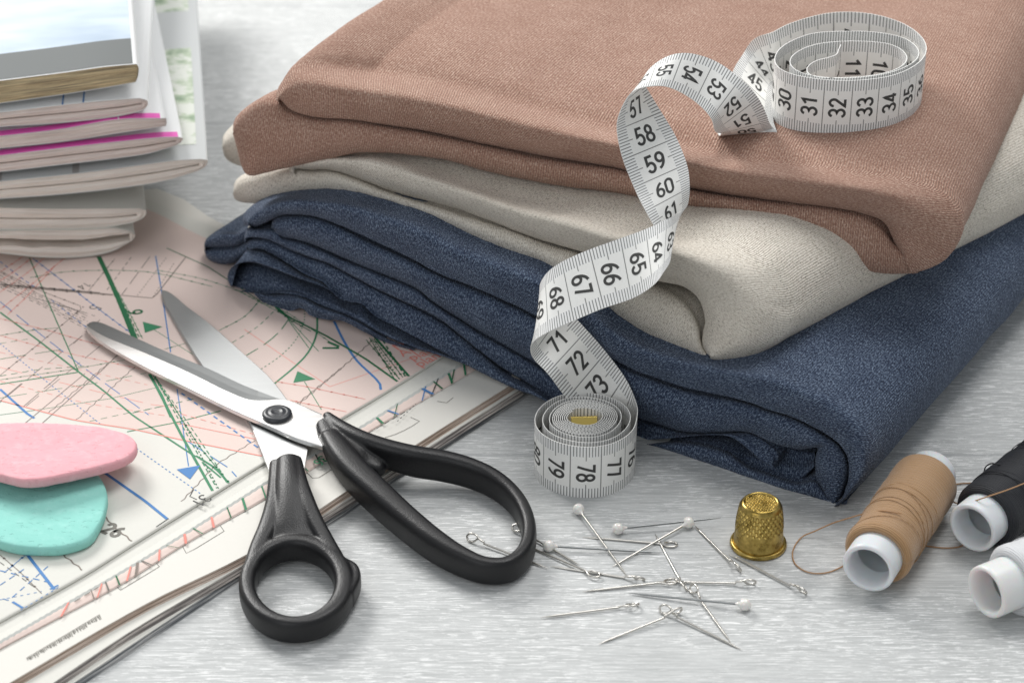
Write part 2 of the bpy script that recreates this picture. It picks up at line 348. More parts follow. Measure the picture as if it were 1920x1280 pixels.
for x, dx, m, w in [(453, 9, 'green', .08), (490, 8, 'green', .05), (425, 10, 'dkgreen', .04), (396, 6, 'red', .07), (345, 4, 'red', .08), (360, 22, 'green', .04), (300, -1, 'red', .06), (310, 26, 'dkgreen', .03),
    (258, -4, 'brownink', .09), (245, -8, 'red', .06), (262, 24, 'lblack', .05), (216, 8, 'dkgreen', .05), (193, -12, 'red', .05), (196, 10, 'lblack', .05), (130, -16, 'red', .07), (170, 8, 'brownink', .03),
    (704, 16, 'green', .08), (725, 24, 'blue', .07), (745, -6, 'dkgreen', .04), (788, 26, 'blue', .1), (800, -10, 'blue', .05), (812, 20, 'dkgreen', .06), (822, -14, 'black', .05), (840, 8, 'green', .09), (852, -6, 'dkgreen', .05),
    (868, 5, 'green', .08), (590, 10, 'black', .05), (560, 20, 'green', .04)]: onroll(x, dx=dx, m=m, w=w)
rollz = ZP+.03
def rl(p, m, w, st='d'): line(mb, p, ZP+.035, PI[m], w, st)
rl([(140, 1127), (185, 1100)], 'lblack', .035); rl([(690, 812), (760, 772)], 'black', .03); rl([(745, 790), (780, 757)], 'black', .035, 't')
text_on(mb, '36', (601, 853), (577, 872), .42, ZP+.06, PI['green'], .12)
ps = mb.build('pattern_sheet', PMATS, smooth=False); tag(ps, 'folded under-sheet with pink rolled edge and frayed brown rim peeking out below the top pattern', 'sewing pattern', 'pattern sheets')
# ------------------------------------------------------------------ the big printed pattern sheet
front = crv([(-80, 1205), (0, 1159), (156, 1073), (250, 1014), (394, 925), (496, 862), (643, 778), (740, 720), (826, 666), (980, 560)], 60)
backp = crv([(-500, 900), (-200, 480), (100, 300), (273, 372), (430, 436), (600, 480), (800, 500)], 60)
mb = MB(); Fp = PZ(front, ZM); Bp = PZ(backp, ZM)
edge = [Fp+[.03, -.05, -(ZM-ZP)+.004], Fp+[.045, -.07, -.06], Fp+[.03, -.05, -.012]]
mb.grid(np.array(edge+[Fp*(1-k)+Bp*k for k in np.linspace(0, 1, 14)]), 0)
bd = crv([(-80, 730), (0, 750), (140, 788), (254, 803), (352, 827), (492, 854), (503, 858)], 20)
Pk = PZ(np.vstack([bd, front[36:]]), ZM+.003)
fan = np.vstack([bd, front[36:]]); m2 = resamp(fan, 60); mb2 = PZ(m2, ZM+.003); Bk = PZ(crv([(-400, 700), (-200, 490), (60, 330), (273, 391), (383, 445), (600, 520), (800, 520)], 60), ZM+.003)
mb.grid(np.array([mb2*(1-k)+Bk*k for k in np.linspace(0, 1, 8)]), 1)
e3 = PZ(front[36:], ZM)+[.033, -.053, -.008]; mb.grid(np.array([PZ(front[36:], ZM+.003), e3]), 1)
Lz = ZM+.002
def LN(p, m, w=.045, st='s', curve=False): line(mb, p, Lz, PI[m], w, st, curve=curve)
# heavy green lines
LN(z4([(790, 5), (870, 170), (950, 350), (1075, 660)]), 'dkgreen', .17); LN(z4([(1195, 945), (1290, 1110), (1370, 1290)]), 'green', .1)
LN(z2([(720, 670), (870, 960), (1020, 1228)]), 'green', .09); LN(z4([(890, 215), (1000, 420), (1100, 660)]), 'green', .05, 'x'); LN(z4([(870, 200), (960, 400), (1060, 640)]), 'green', .05, 'x'); LN(z4([(910, 230), (1040, 460), (1140, 660)]), 'green', .035, 'x')
LN(z4([(880, 200), (980, 410), (1080, 650)]), 'dkgreen', .05, 't'); LN(z4([(900, 225), (1015, 440), (1120, 665)]), 'dkgreen', .04, 'd')
LN(z2([(735, 675), (850, 850), (960, 1020), (1100, 1190)]), 'green', .045, 'x'); LN(z2([(745, 680), (880, 900), (1050, 1220)]), 'dkgreen', .04, 't'); LN(z2([(740, 680), (860, 890), (1040, 1215)]), 'green', .04, 'd')
LN(z2([(750, 690), (900, 900), (1070, 1150), (1085, 1185)]), 'green', .035, 'd'); LN(z2([(940, 1060), (1020, 1110), (1060, 1145), (1095, 1190)]), 'green', .08); LN(z2([(970, 1090), (1060, 1165)]), 'green', .06)
# long solid green
LN(z4([(0, 450), (300, 670), (640, 935), (820, 1070), (1070, 1280)])+z2([(940, 1065)]), 'green', .07); LN(z4([(235, 15), (400, 400), (630, 930)]), 'green', .04)
LN(z4([(0, 1025), (620, 930)]), 'green', .06); LN(z4([(0, 990), (140, 970), (560, 910), (1000, 830)]), 'green', .03, 'x'); LN(z4([(0, 635), (280, 590), (465, 575)]), 'green', .03, 'x'); LN(z4([(0, 960), (330, 905), (700, 880)]), 'green', .03, 'd')
LN(z4([(0, 825), (380, 765), (560, 740)]), 'green', .025, 'D'); LN(z4([(0, 1135), (350, 1080), (800, 1010), (1170, 935)]), 'green', .03, 'D'); LN(z4([(0, 1270), (300, 1230), (880, 1140), (1300, 1040)]), 'green', .025); LN(z2([(610, 945), (850, 900), (1060, 845)]), 'green', .05)
LN(z2([(430, 895), (640, 850), (800, 820)]), 'green', .025, 'd'); LN(z4([(0, 700), (250, 660)]), 'green', .022, 'd'); LN(z4([(1060, 1255), (1300, 1200), (1560, 1140)]), 'green', .035, 'd')
LN(z4([(240, 175), (500, 130), (850, 115), (1150, 125), (1300, 148), (1700, 245)]), 'green', .035, 'x', True); LN(z4([(1320, 745), (1480, 700)]), 'green', .035, 'x')
LN(z2([(1140, 265), (1240, 320), (1370, 370), (1460, 430), (1620, 540)]), 'green', .035, 'x', True)
LN(z4([(1235, 590), (1560, 800)]), 'green', .025); LN(z2([(1370, 390), (1530, 560)]), 'green', .03)
# green arcs right of the blades
LN(z2([(750, 170), (960, 210), (1130, 265), (1240, 320), (1390, 400)]), 'green', .035, 'x', True); LN(z2([(800, 65), (1000, 155), (1250, 320)]), 'dkgreen', .045)
LN(zf([(350, 600), (410, 650), (590, 740), (780, 850), (935, 960)]), 'dkgreen', .09); LN(zf([(350, 610), (420, 665), (520, 720)]), 'dkgreen', .06, 'x')
LN(zf([(550, 650), (545, 740), (500, 830), (430, 900), (345, 970)]), 'green', .07, 's', True); LN(zf([(490, 620), (485, 680), (440, 770), (370, 840), (275, 905)]), 'green', .035, 't', True)
LN(zf([(420, 650), (370, 720), (300, 780), (210, 835)]), 'green', .04, 'D', True); LN(zf([(340, 625), (260, 700), (140, 775)]), 'green', .035, 'd', True); LN(zf([(270, 575), (200, 650), (80, 715)]), 'green', .04, 'x', True)
LN(zf([(630, 670), (680, 770), (740, 860), (850, 970), (855, 1000)]), 'blue', .09, 's', True); LN(zf([(820, 740), (990, 935)]), 'dkgreen', .09); LN(zf([(850, 740), (975, 940)]), 'dkgreen', .06, 'd')
for o_ in (0, 18, 36, 54): LN(zf([(800+o_*.6, 750+o_*.2), (925+o_*1.0, 955-o_*.4)]), 'dkgreen', .045, 'x' if o_ % 36 == 0 else 't')
LN(zf([(785, 760), (945, 950)]), 'dkgreen', .05, 'x'); LN(zf([(410, 665), (510, 800)]), 'green', .03); LN(zf([(488, 960), (570, 1095)]), 'green', .03)
# number one and six and triangles
def tri(p, m): q = PZ(np.array(p, float), Lz+.012); mb.add(q, [[0, 1, 2]], PI[m])
tri(z4([(1143, 525), (1300, 565), (1160, 613)]), 'green'); tri(zf([(455, 910), (435, 965), (540, 948)]), 'green'); tri(z2([(848, 1125), (962, 1105), (912, 1172)]), 'blue')
LN(zf([(575, 800), (610, 795), (655, 800)]), 'dkgreen', .12); LN(zf([(600, 770), (655, 793)]), 'dkgreen', .12)
text_on(mb, '6', (268, 588), (268, 566), .62, Lz+.01, PI['dkgreen'], .15)
text_on(mb, '14', (161, 528), (150, 533), .42, Lz+.01, PI['lblack'], .08); text_on(mb, '5', (172, 571), (164, 577), .5, Lz+.01, PI['lblack'], .08)
text_on(mb, '26', (186, 996), (210, 1005), .58, Lz+.01, PI['lblack'], .2); text_on(mb, '31', (379, 925), (367, 933), .5, Lz+.01, PI['black'], .09)
# brown lines and hatching
LN(z4([(0, 230), (300, 260), (700, 290), (1230, 338), (1490, 5)]), 'brownink', .045); LN(z4([(0, 120), (300, 270), (670, 410), (0, 955)]), 'brownink', .035, 'x')
LN(z4([(0, 245), (280, 262), (900, 315)]), 'brownink', .05, 'x'); LN(z4([(0, 225), (280, 250), (800, 295)]), 'black', .06, 'x'); LN(z4([(0, 210), (300, 245), (600, 275)]), 'brownink', .04, 'd')
for a, b, st in [((920, 20), (700, 290), 'x'), ((1050, 10), (850, 280), 'd'), ((1200, 5), (975, 310), 'D'), ((1330, 15), (1100, 315), 't'), ((1390, 60), (1225, 330), 't')]: LN(z4([a, b]), 'brownink', .035, st)
for k, st in enumerate(['x', 'd', 't', 'D', 'x', 'd']): LN(z4([(0, 130+k*24), (300, 300+k*16), (700, 480+k*22)]), 'lblack' if k % 2 else 'brownink', .028, st)
for k in range(5): LN(z4([(280+k*60, 340+k*16), (520+k*60, 400+k*20)]), 'lblack', .022, 'D')
for a, b, st in [((800, 510), (590, 700), 'D'), ((660, 635), (380, 860), 'D'), ((800, 720), (210, 1200), 'D'), ((960, 780), (380, 1260), 'z'), ((1080, 885), (600, 1320), 'z'), ((340, 885), (0, 1170), 'D'), ((680, 940), (100, 1420), 's'), ((170, 1020), (0, 1160), 's'), ((470, 960), (180, 1210), 'D')]: LN(z4([a, b]), 'brownink', .03, st)
LN(z2([(600, 540), (490, 650), (230, 880), (40, 1050)]), 'brownink', .03, 's'); LN(z2([(1225, 985), (1040, 1100), (870, 1280)]), 'brownink', .035, 'z'); LN(z2([(1640, 640), (1450, 800), (1390, 850)]), 'brownink', .035, 'z')
LN(zf([(830, 750), (720, 850), (600, 950), (450, 1070)]), 'brownink', .04, 'z'); LN(z3([(500, 480), (560, 540), (635, 600)]), 'brownink', .05, 'z'); LN(z3([(290, 655), (400, 740)]), 'brownink', .045, 'z'); LN(z3([(0, 665), (100, 750), (200, 850)]), 'brownink', .035, 'x'); LN(z3([(0, 700), (180, 830)]), 'lblack', .03, 'd')
LN(z3([(930, 350), (905, 395), (945, 400)]), 'black', .03); LN(z3([(810, 490), (750, 530)]), 'black', .03)
# blue
LN(z4([(265, 20), (500, 200), (850, 470), (1040, 610)]), 'blue', .045, 'x'); LN(z4([(1245, 0), (1300, 320), (1365, 770)]), 'blue', .045); LN(z4([(0, 365), (380, 670), (760, 960), (1190, 1270)]), 'blue', .035, 'D'); LN(z4([(0, 700), (330, 970), (800, 1340)]), 'blue', .035, 't')
LN(z4([(0, 1065), (240, 1280)])+z2([(150, 775), (165, 880)])[1:], 'blue', .09); LN(z4([(410, 350), (600, 500), (690, 570)]), 'blue', .035, 'd'); LN(z4([(0, 45), (190, 190), (280, 250)]), 'blue', .035, 'd')
LN(z2([(500, 1140), (700, 1280)])+z3([(805, 495)]), 'blue', .1); LN(z2([(870, 760), (1250, 1030)]), 'blue', .06, 'd'); LN(z2([(655, 1025), (960, 1240)]), 'blue', .04, 't'); LN(z2([(850, 740), (905, 1110)]), 'blue', .035); LN(z2([(900, 990), (1100, 1120), (1135, 1160)]), 'blue', .04, 'D')
LN(z3([(120, 650), (260, 830)]), 'blue', .1); LN(z3([(0, 740), (250, 800)]), 'blue', .045, 'd'); LN(z3([(130, 660), (20, 750)]), 'blue', .04, 'x'); LN(z3([(230, 720), (40, 885), (0, 870)]), 'blue', .035, 'd'); LN(z3([(0, 810), (120, 730)]), 'blue', .035, 'd'); LN(z3([(60, 890), (110, 920)]), 'blue', .08); LN(z3([(0, 880), (200, 840)]), 'blue', .03, 't')
LN(z3([(280, 820), (100, 930)]), 'blue', .03, 't'); LN(z3([(240, 830), (280, 810)]), 'blue', .07)
# red / salmon
for a in ([(0, 130), (190, 0)], [(0, 290), (240, 120), (370, 0)], [(0, 430), (300, 190), (540, 0)], [(60, 470), (210, 330), (430, 90)], [(0, 200), (120, 120), (250, 20)]): LN(z4(a), 'red', .035, 'x')
LN(z4([(0, 500), (400, 600), (800, 715), (870, 720)]), 'red', .03, 'x'); LN(z4([(0, 635), (420, 750), (1130, 905)]), 'red', .03, 'x'); LN(z4([(0, 890), (600, 1040), (1220, 1190), (1420, 1210)]), 'red', .025, 'D'); LN(z4([(0, 1000), (700, 1180), (1350, 1280)]), 'red', .025, 'd'); LN(z4([(0, 770), (600, 900), (1180, 1030)]), 'red', .02, 'd')
LN(z2([(0, 795), (360, 890), (650, 935), (900, 990), (1260, 1062)]), 'red', .05); LN(z2([(830, 900), (1250, 985)]), 'red', .035); LN(z2([(870, 860), (1230, 960)]), 'red', .03, 'd')
LN(zf([(350, 960), (500, 985), (780, 1045)]), 'red', .035, 'x'); LN(zf([(420, 1050), (560, 1080), (690, 1105)]), 'red', .035, 'x'); LN(zf([(200, 710), (420, 860), (610, 985)]), 'red', .025, 's'); LN(zf([(610, 985), (800, 920), (1060, 830)]), 'red', .025, 's')
for tx, a, b, h in [('Muste', (936, 812), (1000, 785), .62), ('Arbeit', (962, 842), (1020, 816), .62), ('place', (1008, 862), (1070, 836), .62), ('plane', (1045, 892), (1100, 864), .62)]:
    pa, pb = zf([a, b]); letters_on(mb, tx, pa, pb, h, Lz+.012, PI['red'])
bs = mb.build('pattern_sheet', PMATS, smooth=False); tag(bs, 'large pink and white tissue pattern sheet covered in coloured cutting lines under the scissors', 'sewing pattern', 'pattern sheets')
# ------------------------------------------------------------------ pile of folded magazines
NB = np.array([math.sin(R(12)), -math.cos(R(12))]); ZB = ZM+.01
base = PZ(np.array([240.0, 476.0]), ZB); D0 = float(base[:2]@NB)
BACK = np.array([-NB[0], -NB[1], 0])
def px1(l): return [(x/2.56, y/2.56) for x, y in l]
def booklet(label, top, bottom, nose, th, pm, cover_mats, stripes=None, dd=0.0, back=None, gap=True, gs=.03, grp='folded magazines in the pile'):
    # U-folded bundle of pages seen from its open side: outer contour top -> nose -> bottom
    T = crv(top, 40); Bm = crv(bottom, 40); Nn = np.asarray(nose, float)
    out = np.vstack([T, crv(np.vstack([T[-1], Nn, Bm[-1]]), 16)[1:-1], Bm[::-1]]); n = len(out)
    O = PN(out, NB, D0+dd); bkv = BACK if back is None else np.array(back, float)
    c = thing('magazine', label, 'magazine', (O[20][0], O[20][1], O[:, 2].min()), grp)
    ctr = PN((T+Bm)/2, NB, D0+dd)
    mb = MB()
    # inner line (gap) : towards the centre line
    idx = np.clip(np.r_[np.arange(40), np.full(14, 39), np.arange(39, -1, -1)], 0, 39)
    sgn = np.r_[np.ones(47), -np.ones(n-47)]
    cc = ctr[idx].copy(); cc[38:57] += (ctr[39]-ctr[36])*.0
    gp = gs if gap else 0.0
    wob = np.array([mnoise.noise(Vector((i*.25, dd*9+1, 0))) for i in range(n)])*.02
    lev = np.linspace(0, 1, 7)[:, None, None]
    face = O[None]*(1-lev)+(cc+np.array([0, 0, 1])*(sgn*gp*(1+wob*20))[:, None])[None]*lev
    ins = (.05*(np.sin(lev*9)+.3))
    face = face+BACK*ins
    v = np.linalg.norm(O-cc, axis=1); L = np.r_[0, np.cumsum(np.linalg.norm(np.diff(O, axis=0), axis=1))]
    UV = np.stack(np.broadcast_arrays(L[None, :], np.linspace(0, 1, 7)[:, None]*v.mean()*2), -1)
    mb.grid(face, 0, UV=UV)
    # gap walls
    if gap: mb.grid(np.array([face[-1], face[-1]+BACK*2.5]), 0)
    mb.build('pages', pm, c)
    mb = MB(); lens = [0, .02, .3, 1.5, 4, 9, 16, 26]; G = []
    for l in lens:
        g = O+bkv*l; bow = .05*math.sin(min(l, 12)*.35); g[:, 2] += bow; G.append(g)
    G = np.array(G); lip = O+BACK*-.012
    mb.grid(np.array([face[0]+(cc-O)*.03, lip, *G[1:]]), 0)
    if stripes: stripes(mb, O, bkv)
    mb.build('cover', cover_mats, c)
    return c, O, bkv
def cmat(name, c, rough=.35): return mat(name, c, rough, **{'Specular_IOR_Level': .5})
CW = cmat('white_cover', (.78, .79, .79)); CG = cmat('grey_cover', (.56, .575, .575)); MG = cmat('magenta_cover', (.78, .12, .48)); DG = cmat('slate_band', (.10, .11, .11), .7)
pmt = pages('rosy_page_edges', (.90, .81, .76), (.68, .57, .52), 24); pmy = pages('yellowed_page_edges', (.80, .64, .38), (.30, .24, .15), 9); pmw = pages('cream_page_edges', (.92, .87, .81), (.74, .66, .59), 24)
def skymat():
    m = cmat('sky_photo_cover', (.5, .6, .7), .65); t = NT(m); n = t.noise(t.mapping(t.obj(), (9, 22, 1)), 1.6, 3); t.col(t.ramp(n, [(.35, (.30, .38, .48)), (.5, (.46, .54, .62)), (.65, (.62, .66, .69))])); return m
def leafmat():
    m = cmat('leafy_photo_cover', (.4, .5, .4)); t = NT(m); n = t.noise(t.obj(), 110, 4, .6); t.col(t.ramp(n, [(.35, (.26, .36, .24)), (.46, (.48, .56, .42)), (.56, (.72, .74, .68))])); return m
SKY, LEAF = skymat(), leafmat()
def quad_strip(mb, O, bkv, i0, i1, l0, l1, m, dz=.012, k=6):  # patch on the top cover between contour samples and depths
    ii = np.linspace(i0, i1, 12); P = np.array([[np.interp(i, np.arange(len(O)), O[:, q]) for q in range(3)] for i in ii])
    rows = []
    for l in np.linspace(l0, l1, 14): g = P+bkv*l; g[:, 2] += .05*math.sin(min(l, 12)*.35)+dz; rows.append(g)
    mb.grid(np.array(rows), m)
# from the bottom of the pile upwards
booklet('lowest folded booklet of the pile, sagging open with a purple corner inside', px1([(-300, 1125), (0, 1110), (400, 1103), (560, 1097), (630, 1112)]), px1([(-300, 1185), (0, 1215), (200, 1235), (400, 1233), (540, 1205), (615, 1165)]), px1([(648, 1128), (640, 1148)]), .1, pmw, [M['white_paper']], dd=0, gs=.16)
booklet('plain white folded booklet, second from the bottom of the pile', px1([(-300, 990), (0, 998), (300, 1003), (500, 1001), (670, 1000)]), px1([(-300, 1100), (0, 1102), (300, 1100), (520, 1090), (640, 1068)]), px1([(702, 1015), (690, 1042)]), .1, pmw, [M['white_paper']], dd=-.1, back=BACK+[.03, 0, 0])
def s5(mb, O, b): quad_strip(mb, O, b, 33, 38.6, 1.2, 20, 1); quad_strip(mb, O, b, 8, 9.5, .05, 1.3, 2); quad_strip(mb, O, b, 20, 21, .05, 1.2, 2)
booklet('widest folded magazine sticking out of the pile, grey cover with a leafy photo', px1([(-300, 905), (0, 872), (400, 830), (700, 790), (850, 770), (960, 764)]), px1([(-300, 975), (0, 955), (300, 933), (560, 905), (800, 868), (950, 822)]), px1([(998, 772), (990, 797)]), .12, pmw, [CG, LEAF, cmat('brown_grey_patch', (.36, .34, .33))], s5, dd=.1, back=BACK+[.07, 0, 0])
def s4(mb, O, b): quad_strip(mb, O, b, 0, 40, .02, .42, 1)
booklet('magenta banded magazine with a thick folded end, lower of the two pink ones', px1([(-300, 785), (0, 748), (400, 700), (780, 660), (850, 658)]), px1([(-300, 850), (0, 825), (300, 790), (600, 755), (720, 735), (840, 700)]), px1([(878, 664), (870, 682)]), .1, pmt, [CW, MG], s4, dd=.0)
booklet('magenta banded magazine with square cut corner, upper of the two pink ones', px1([(-300, 690), (0, 655), (300, 620), (560, 575), (797, 568)]), px1([(-300, 745), (0, 712), (300, 680), (600, 635), (795, 606)]), px1([(799, 578), (799, 596)]), .08, pmt, [CW, MG], s4, dd=-.15, gap=False)
booklet('white folded booklet with faint blue lines directly below the sky photo magazine', px1([(-300, 580), (0, 541), (300, 505), (500, 485), (670, 472)]), px1([(-300, 650), (0, 610), (200, 597), (400, 580), (600, 552), (690, 528)]), px1([(708, 486), (708, 508)]), .1, pmt, [CW, M['blue']], (lambda mb, O, b: (quad_strip(mb, O, b, 24, 24.3, .02, .9, 1), quad_strip(mb, O, b, 28, 28.3, .02, .9, 1))), dd=-.3, back=BACK+[.1, 0, 0])
def s1(mb, O, b): quad_strip(mb, O, b, 0, 38.3, .06, 2.25, 1); quad_strip(mb, O, b, 0, 38.3, 2.25, 24, 2)
booklet('topmost glossy magazine with blue sky photo, slate band and yellowed pages', px1([(-300, 425), (0, 388), (300, 350), (500, 322), (655, 308)]), px1([(-300, 540), (0, 497), (300, 455), (500, 423), (650, 396)]), px1([(665, 325), (660, 375)]), .1, pmy, [CW, DG, SKY], s1, dd=-.45, gap=False, back=BACK+[.04, 0, 0])
# ------------------------------------------------------------------ folded fabrics
def lift(G, rows_n, sub=4):                # Catmull-Rom across rows
    R_, N, _ = G.shape; P = np.concatenate([2*G[:1]-G[1:2], G, 2*G[-1:]-G[-2:-1]]); out = []
    for i in range(1, R_):
        for t in np.linspace(0, 1, sub, endpoint=False):
            p0, p1, p2, p3 = P[i-1], P[i], P[i+1], P[i+2]
            out.append(.5*((2*p1)+(-p0+p2)*t+(2*p0-5*p1+4*p2-p3)*t*t+(-p0+3*p1-3*p2+p3)*t**3))
    out.append(G[-1]); return np.array(out)
def crumple(G, amp, sc=.45, seed=0, fine=.012):
    du = np.gradient(G, axis=1); dv = np.gradient(G, axis=0); N = np.cross(du, dv); N /= np.linalg.norm(N, axis=2)[:, :, None]+1e-9
    H = np.array([[mnoise.noise(Vector((p[0]*sc+seed, p[1]*sc, p[2]*sc*1.3)))*amp+mnoise.noise(Vector((p[0]*1.7, p[1]*1.7+seed, p[2]*2.2)))*amp*.3+mnoise.noise(Vector((p[0]*7, p[1]*7, p[2]*7)))*fine for p in r] for r in G])
    return G+N*H[:, :, None]
class Cloth:
    def __init__(s, n, b, N=260):
        n = np.array(n, float); s.n = n/np.linalg.norm(n); s.b = np.array([b[0], b[1], 0.0]); s.b /= np.linalg.norm(s.b); s.bs = b[2:] if len(b) > 2 else None; s.n3 = np.array([*s.n, 0]); s.mb = MB(); s.N = N; s.k = 0; s.u0 = 0
    def put(s, rows, amp=.05, sub=4, N=None):
        G = lift(np.array(rows), 0, sub); s.k += 1; G = crumple(G, amp, seed=s.k*3.7)
        u = np.r_[0, np.cumsum(np.linalg.norm(np.diff(G, axis=1), axis=2).mean(0))]; 
        v = np.cumsum(np.r_[np.zeros((1, G.shape[1])), np.linalg.norm(np.diff(G, axis=0), axis=2)], axis=0)
        UV = np.stack([np.broadcast_to(u[None, :]+s.k*5.3, v.shape), v], -1); s.mb.grid(G, 0, UV=UV)
    def band(s, Up, Lo, dc, dn, amp=.05, deep=2.0, prof=None, lo_dc=None):
        N = s.N; a = crv(Up, N); c = crv(Lo, N); dc = np.interp(np.linspace(0, 1, N), np.linspace(0, 1, len(np.atleast_1d(dc))), np.atleast_1d(dc)); dn = np.interp(np.linspace(0, 1, N), np.linspace(0, 1, len(np.atleast_1d(dn))), np.atleast_1d(dn))
        ld = dc if lo_dc is None else np.full(N, lo_dc)
        rows = []; U3 = PN(a, s.n, dc); L3 = PN(c, s.n, ld)
        rows += [U3+s.b*deep, U3+s.b*.4+[0, 0, .02], U3]
        for f, q in (prof or [(.10, .55), (.3, .92), (.55, 1.0), (.8, .8), (.94, .42)]): rows.append(PN(a*(1-f)+c*f, s.n, (dc*(1-f)+ld*f)*(1-q)+dn*q))
        rows += [L3, L3+s.b*.4-[0, 0, .02], L3+s.b*deep]
        s.put(rows, amp)
    def top(s, Up, Lo, dc, dn, ds, backs, wt, amp=.05, prof=None):   # outermost fold: crease (Lo) -> nose -> shoulder (Up) -> over the top to the back
        N = s.N; a = crv(Up, N); c = crv(Lo, N); T = np.linspace(0, 1, N)
        ds = np.interp(T, np.linspace(0, 1, len(np.atleast_1d(ds))), np.atleast_1d(ds)); w = np.interp(T, [p[0] for p in wt], [p[1] for p in wt])
        dn = np.interp(T, np.linspace(0, 1, len(np.atleast_1d(dn))), np.atleast_1d(dn)); dcv = np.interp(T, np.linspace(0, 1, len(np.atleast_1d(dc))), np.atleast_1d(dc))
        L3 = PN(c, s.n, dcv); rows = [L3+s.b*2.0, L3+s.b*.4-[0, 0, .02], L3]
        for f, q in (prof or [(.06, .42), (.2, .82), (.42, 1.0), (.68, .86)]):
            dd = (dcv*(1-f)+ds*f)*(1-q)+dn*q; rows.append(PN(c*(1-f)+a*f, s.n, dd))
        S3 = PN(a, s.n, ds); rows.append(S3); bb = s.b[None]
        if s.bs: e_ = np.array([s.bs[0], s.bs[1], 0.0]); e_ /= np.linalg.norm(e_); q_ = np.clip((T-.3)/.5, 0, 1)[:, None]; bb = s.b*(1-q_)+e_*q_
        for l, dz in backs: g = S3+bb*l; g[:, 2] += dz*w; rows.append(g)
        s.put(rows, amp)
    def build(s, name, m, label, cat): o = s.mb.build(name, m); tag(o, label, cat, 'folded knit fabrics in the stack'); return o
def q1(l): return [(x/2.3275+400, y/2.3275+150) for x, y in l]       # traced in enlarged views of the photograph
def q2(l): return [(x/3.765+1180, y/3.765+620) for x, y in l]
def q8(l): return [(x/5.12+380, y/5.12+350) for x, y in l]
def q6(l): return [(x/2.78+560, y/2.78+400) for x, y in l]
# ---- navy
cl = Cloth((-.52, -.854), (.53, .848), 320)
KA = [(475, 430), (469, 424), (480, 424), (505, 414), (529, 403), (580, 403), (623, 416), (701, 451), (765, 481), (830, 515), (916, 549), (1001, 590), (1090, 640), (1180, 690), (1260, 718), (1313, 732), (1366, 742), (1406, 753), (1446, 769), (1485, 781), (1538, 806), (1573, 830), (1589, 856), (1592, 886), (1586, 912), (1578, 933), (1562, 950)]
SA = [(463, 420), (459, 405), (468, 390), (495, 376), (540, 366), (600, 362), (658, 366), (720, 382), (800, 408), (873, 445), (958, 480), (1023, 503), (1100, 555), (1190, 625), (1290, 660), (1370, 675), (1430, 684), (1500, 702), (1560, 728), (1605, 762), (1632, 800), (1640, 840), (1634, 880), (1618, 905), (1596, 925), (1575, 945)]
cl.top(SA, KA, [2.9, 3.0, 3.1, 3.1], 3.42, [2.3, 2.4, 2.5, 2.6, 2.6, 3.05], [(1.5, .12), (4, .22), (9, .25), (16, .2), (26, .1)], [(0, .0), (.1, .3), (.5, .5), (.75, 1), (.85, .4), (.92, 0), (1, 0)], .06)
BL = [(514, 429), (524, 442), (572, 455), (658, 489), (720, 515), (783, 542), (812, 565), (884, 612), (956, 652), (1000, 677), (1090, 735), (1193, 782), (1233, 795), (1273, 806), (1326, 811), (1406, 809), (1446, 827), (1499, 842), (1533, 839), (1528, 859), (1530, 899), (1545, 933), (1560, 951)]
BU = [(512, 428), (514, 414), (529, 405), (580, 404), (623, 417), (701, 452), (765, 482), (830, 516), (916, 550), (1001, 591), (1090, 641), (1180, 691), (1260, 719), (1313, 733), (1366, 743), (1406, 754), (1446, 770), (1485, 782), (1538, 807), (1573, 831), (1589, 857), (1591, 886), (1585, 912), (1577, 933), (1562, 949)]
cl.band(BU, BL, 2.75, [3.3, 3.3, 3.3, 3.28, 3.2], .07)
CLo = [(460, 455), (462, 448), (497, 447), (517, 453), (546, 467), (575, 479), (614, 493), (668, 521), (722, 547), (776, 573), (830, 601), (884, 645), (938, 688), (992, 721), (1060, 765), (1188, 822)]
CUp = [(457, 448), (462, 428), (480, 427), (514, 430), (524, 443), (572, 456), (658, 490), (720, 516), (783, 541), (812, 566), (884, 613), (956, 653), (1000, 678), (1090, 736), (1193, 784)]
cl.band(CUp, CLo, 2.7, 3.12, .05, prof=[(.1, .5), (.3, .85), (.6, 1), (.93, .95), (.985, .8)])
DLo = [(466, 466), (489, 466), (517, 479), (546, 496), (575, 514), (605, 527), (632, 555), (650, 564), (679, 569), (704, 591), (758, 619), (812, 648), (866, 677), (920, 706), (974, 731), (1000, 739), (1080, 782), (1188, 828)]
DUp = [(461, 458), (466, 450), (497, 448), (517, 454), (546, 468), (575, 480), (614, 494), (668, 522), (722, 548), (776, 574), (830, 602), (884, 646), (938, 689), (992, 722), (1060, 766), (1188, 823)]
cl.band(DUp, DLo, 2.75, [3.15, 3.2, 3.4, 3.65, 3.7], .05, prof=[(.08, .3), (.3, .6), (.65, .95), (.93, 1), (.985, .9)], lo_dc=3.35)
EUp = [(448, 492), (466, 467), (489, 467), (517, 480), (546, 497), (575, 515), (605, 528), (632, 554)]
ELo = [(434, 538), (427, 522), (431, 506), (448, 494), (474, 491), (505, 500), (536, 512), (575, 526), (614, 541), (636, 556)]
cl.band(EUp, ELo, [2.9], [3.55, 3.6, 3.6, 3.4], .03, prof=[(.15, .4), (.4, .7), (.7, .92), (.93, 1), (.985, .93)], deep=1.0)
FUp = [(432, 520), (440, 505), (474, 497), (505, 504), (536, 514), (575, 528), (614, 542), (650, 563), (679, 570), (704, 592), (758, 620), (812, 649), (864, 676)]
FLo = [(435, 541), (458, 547), (497, 550), (536, 549), (575, 557), (605, 572), (640, 585), (676, 602), (720, 628), (776, 652), (830, 667), (868, 680)]
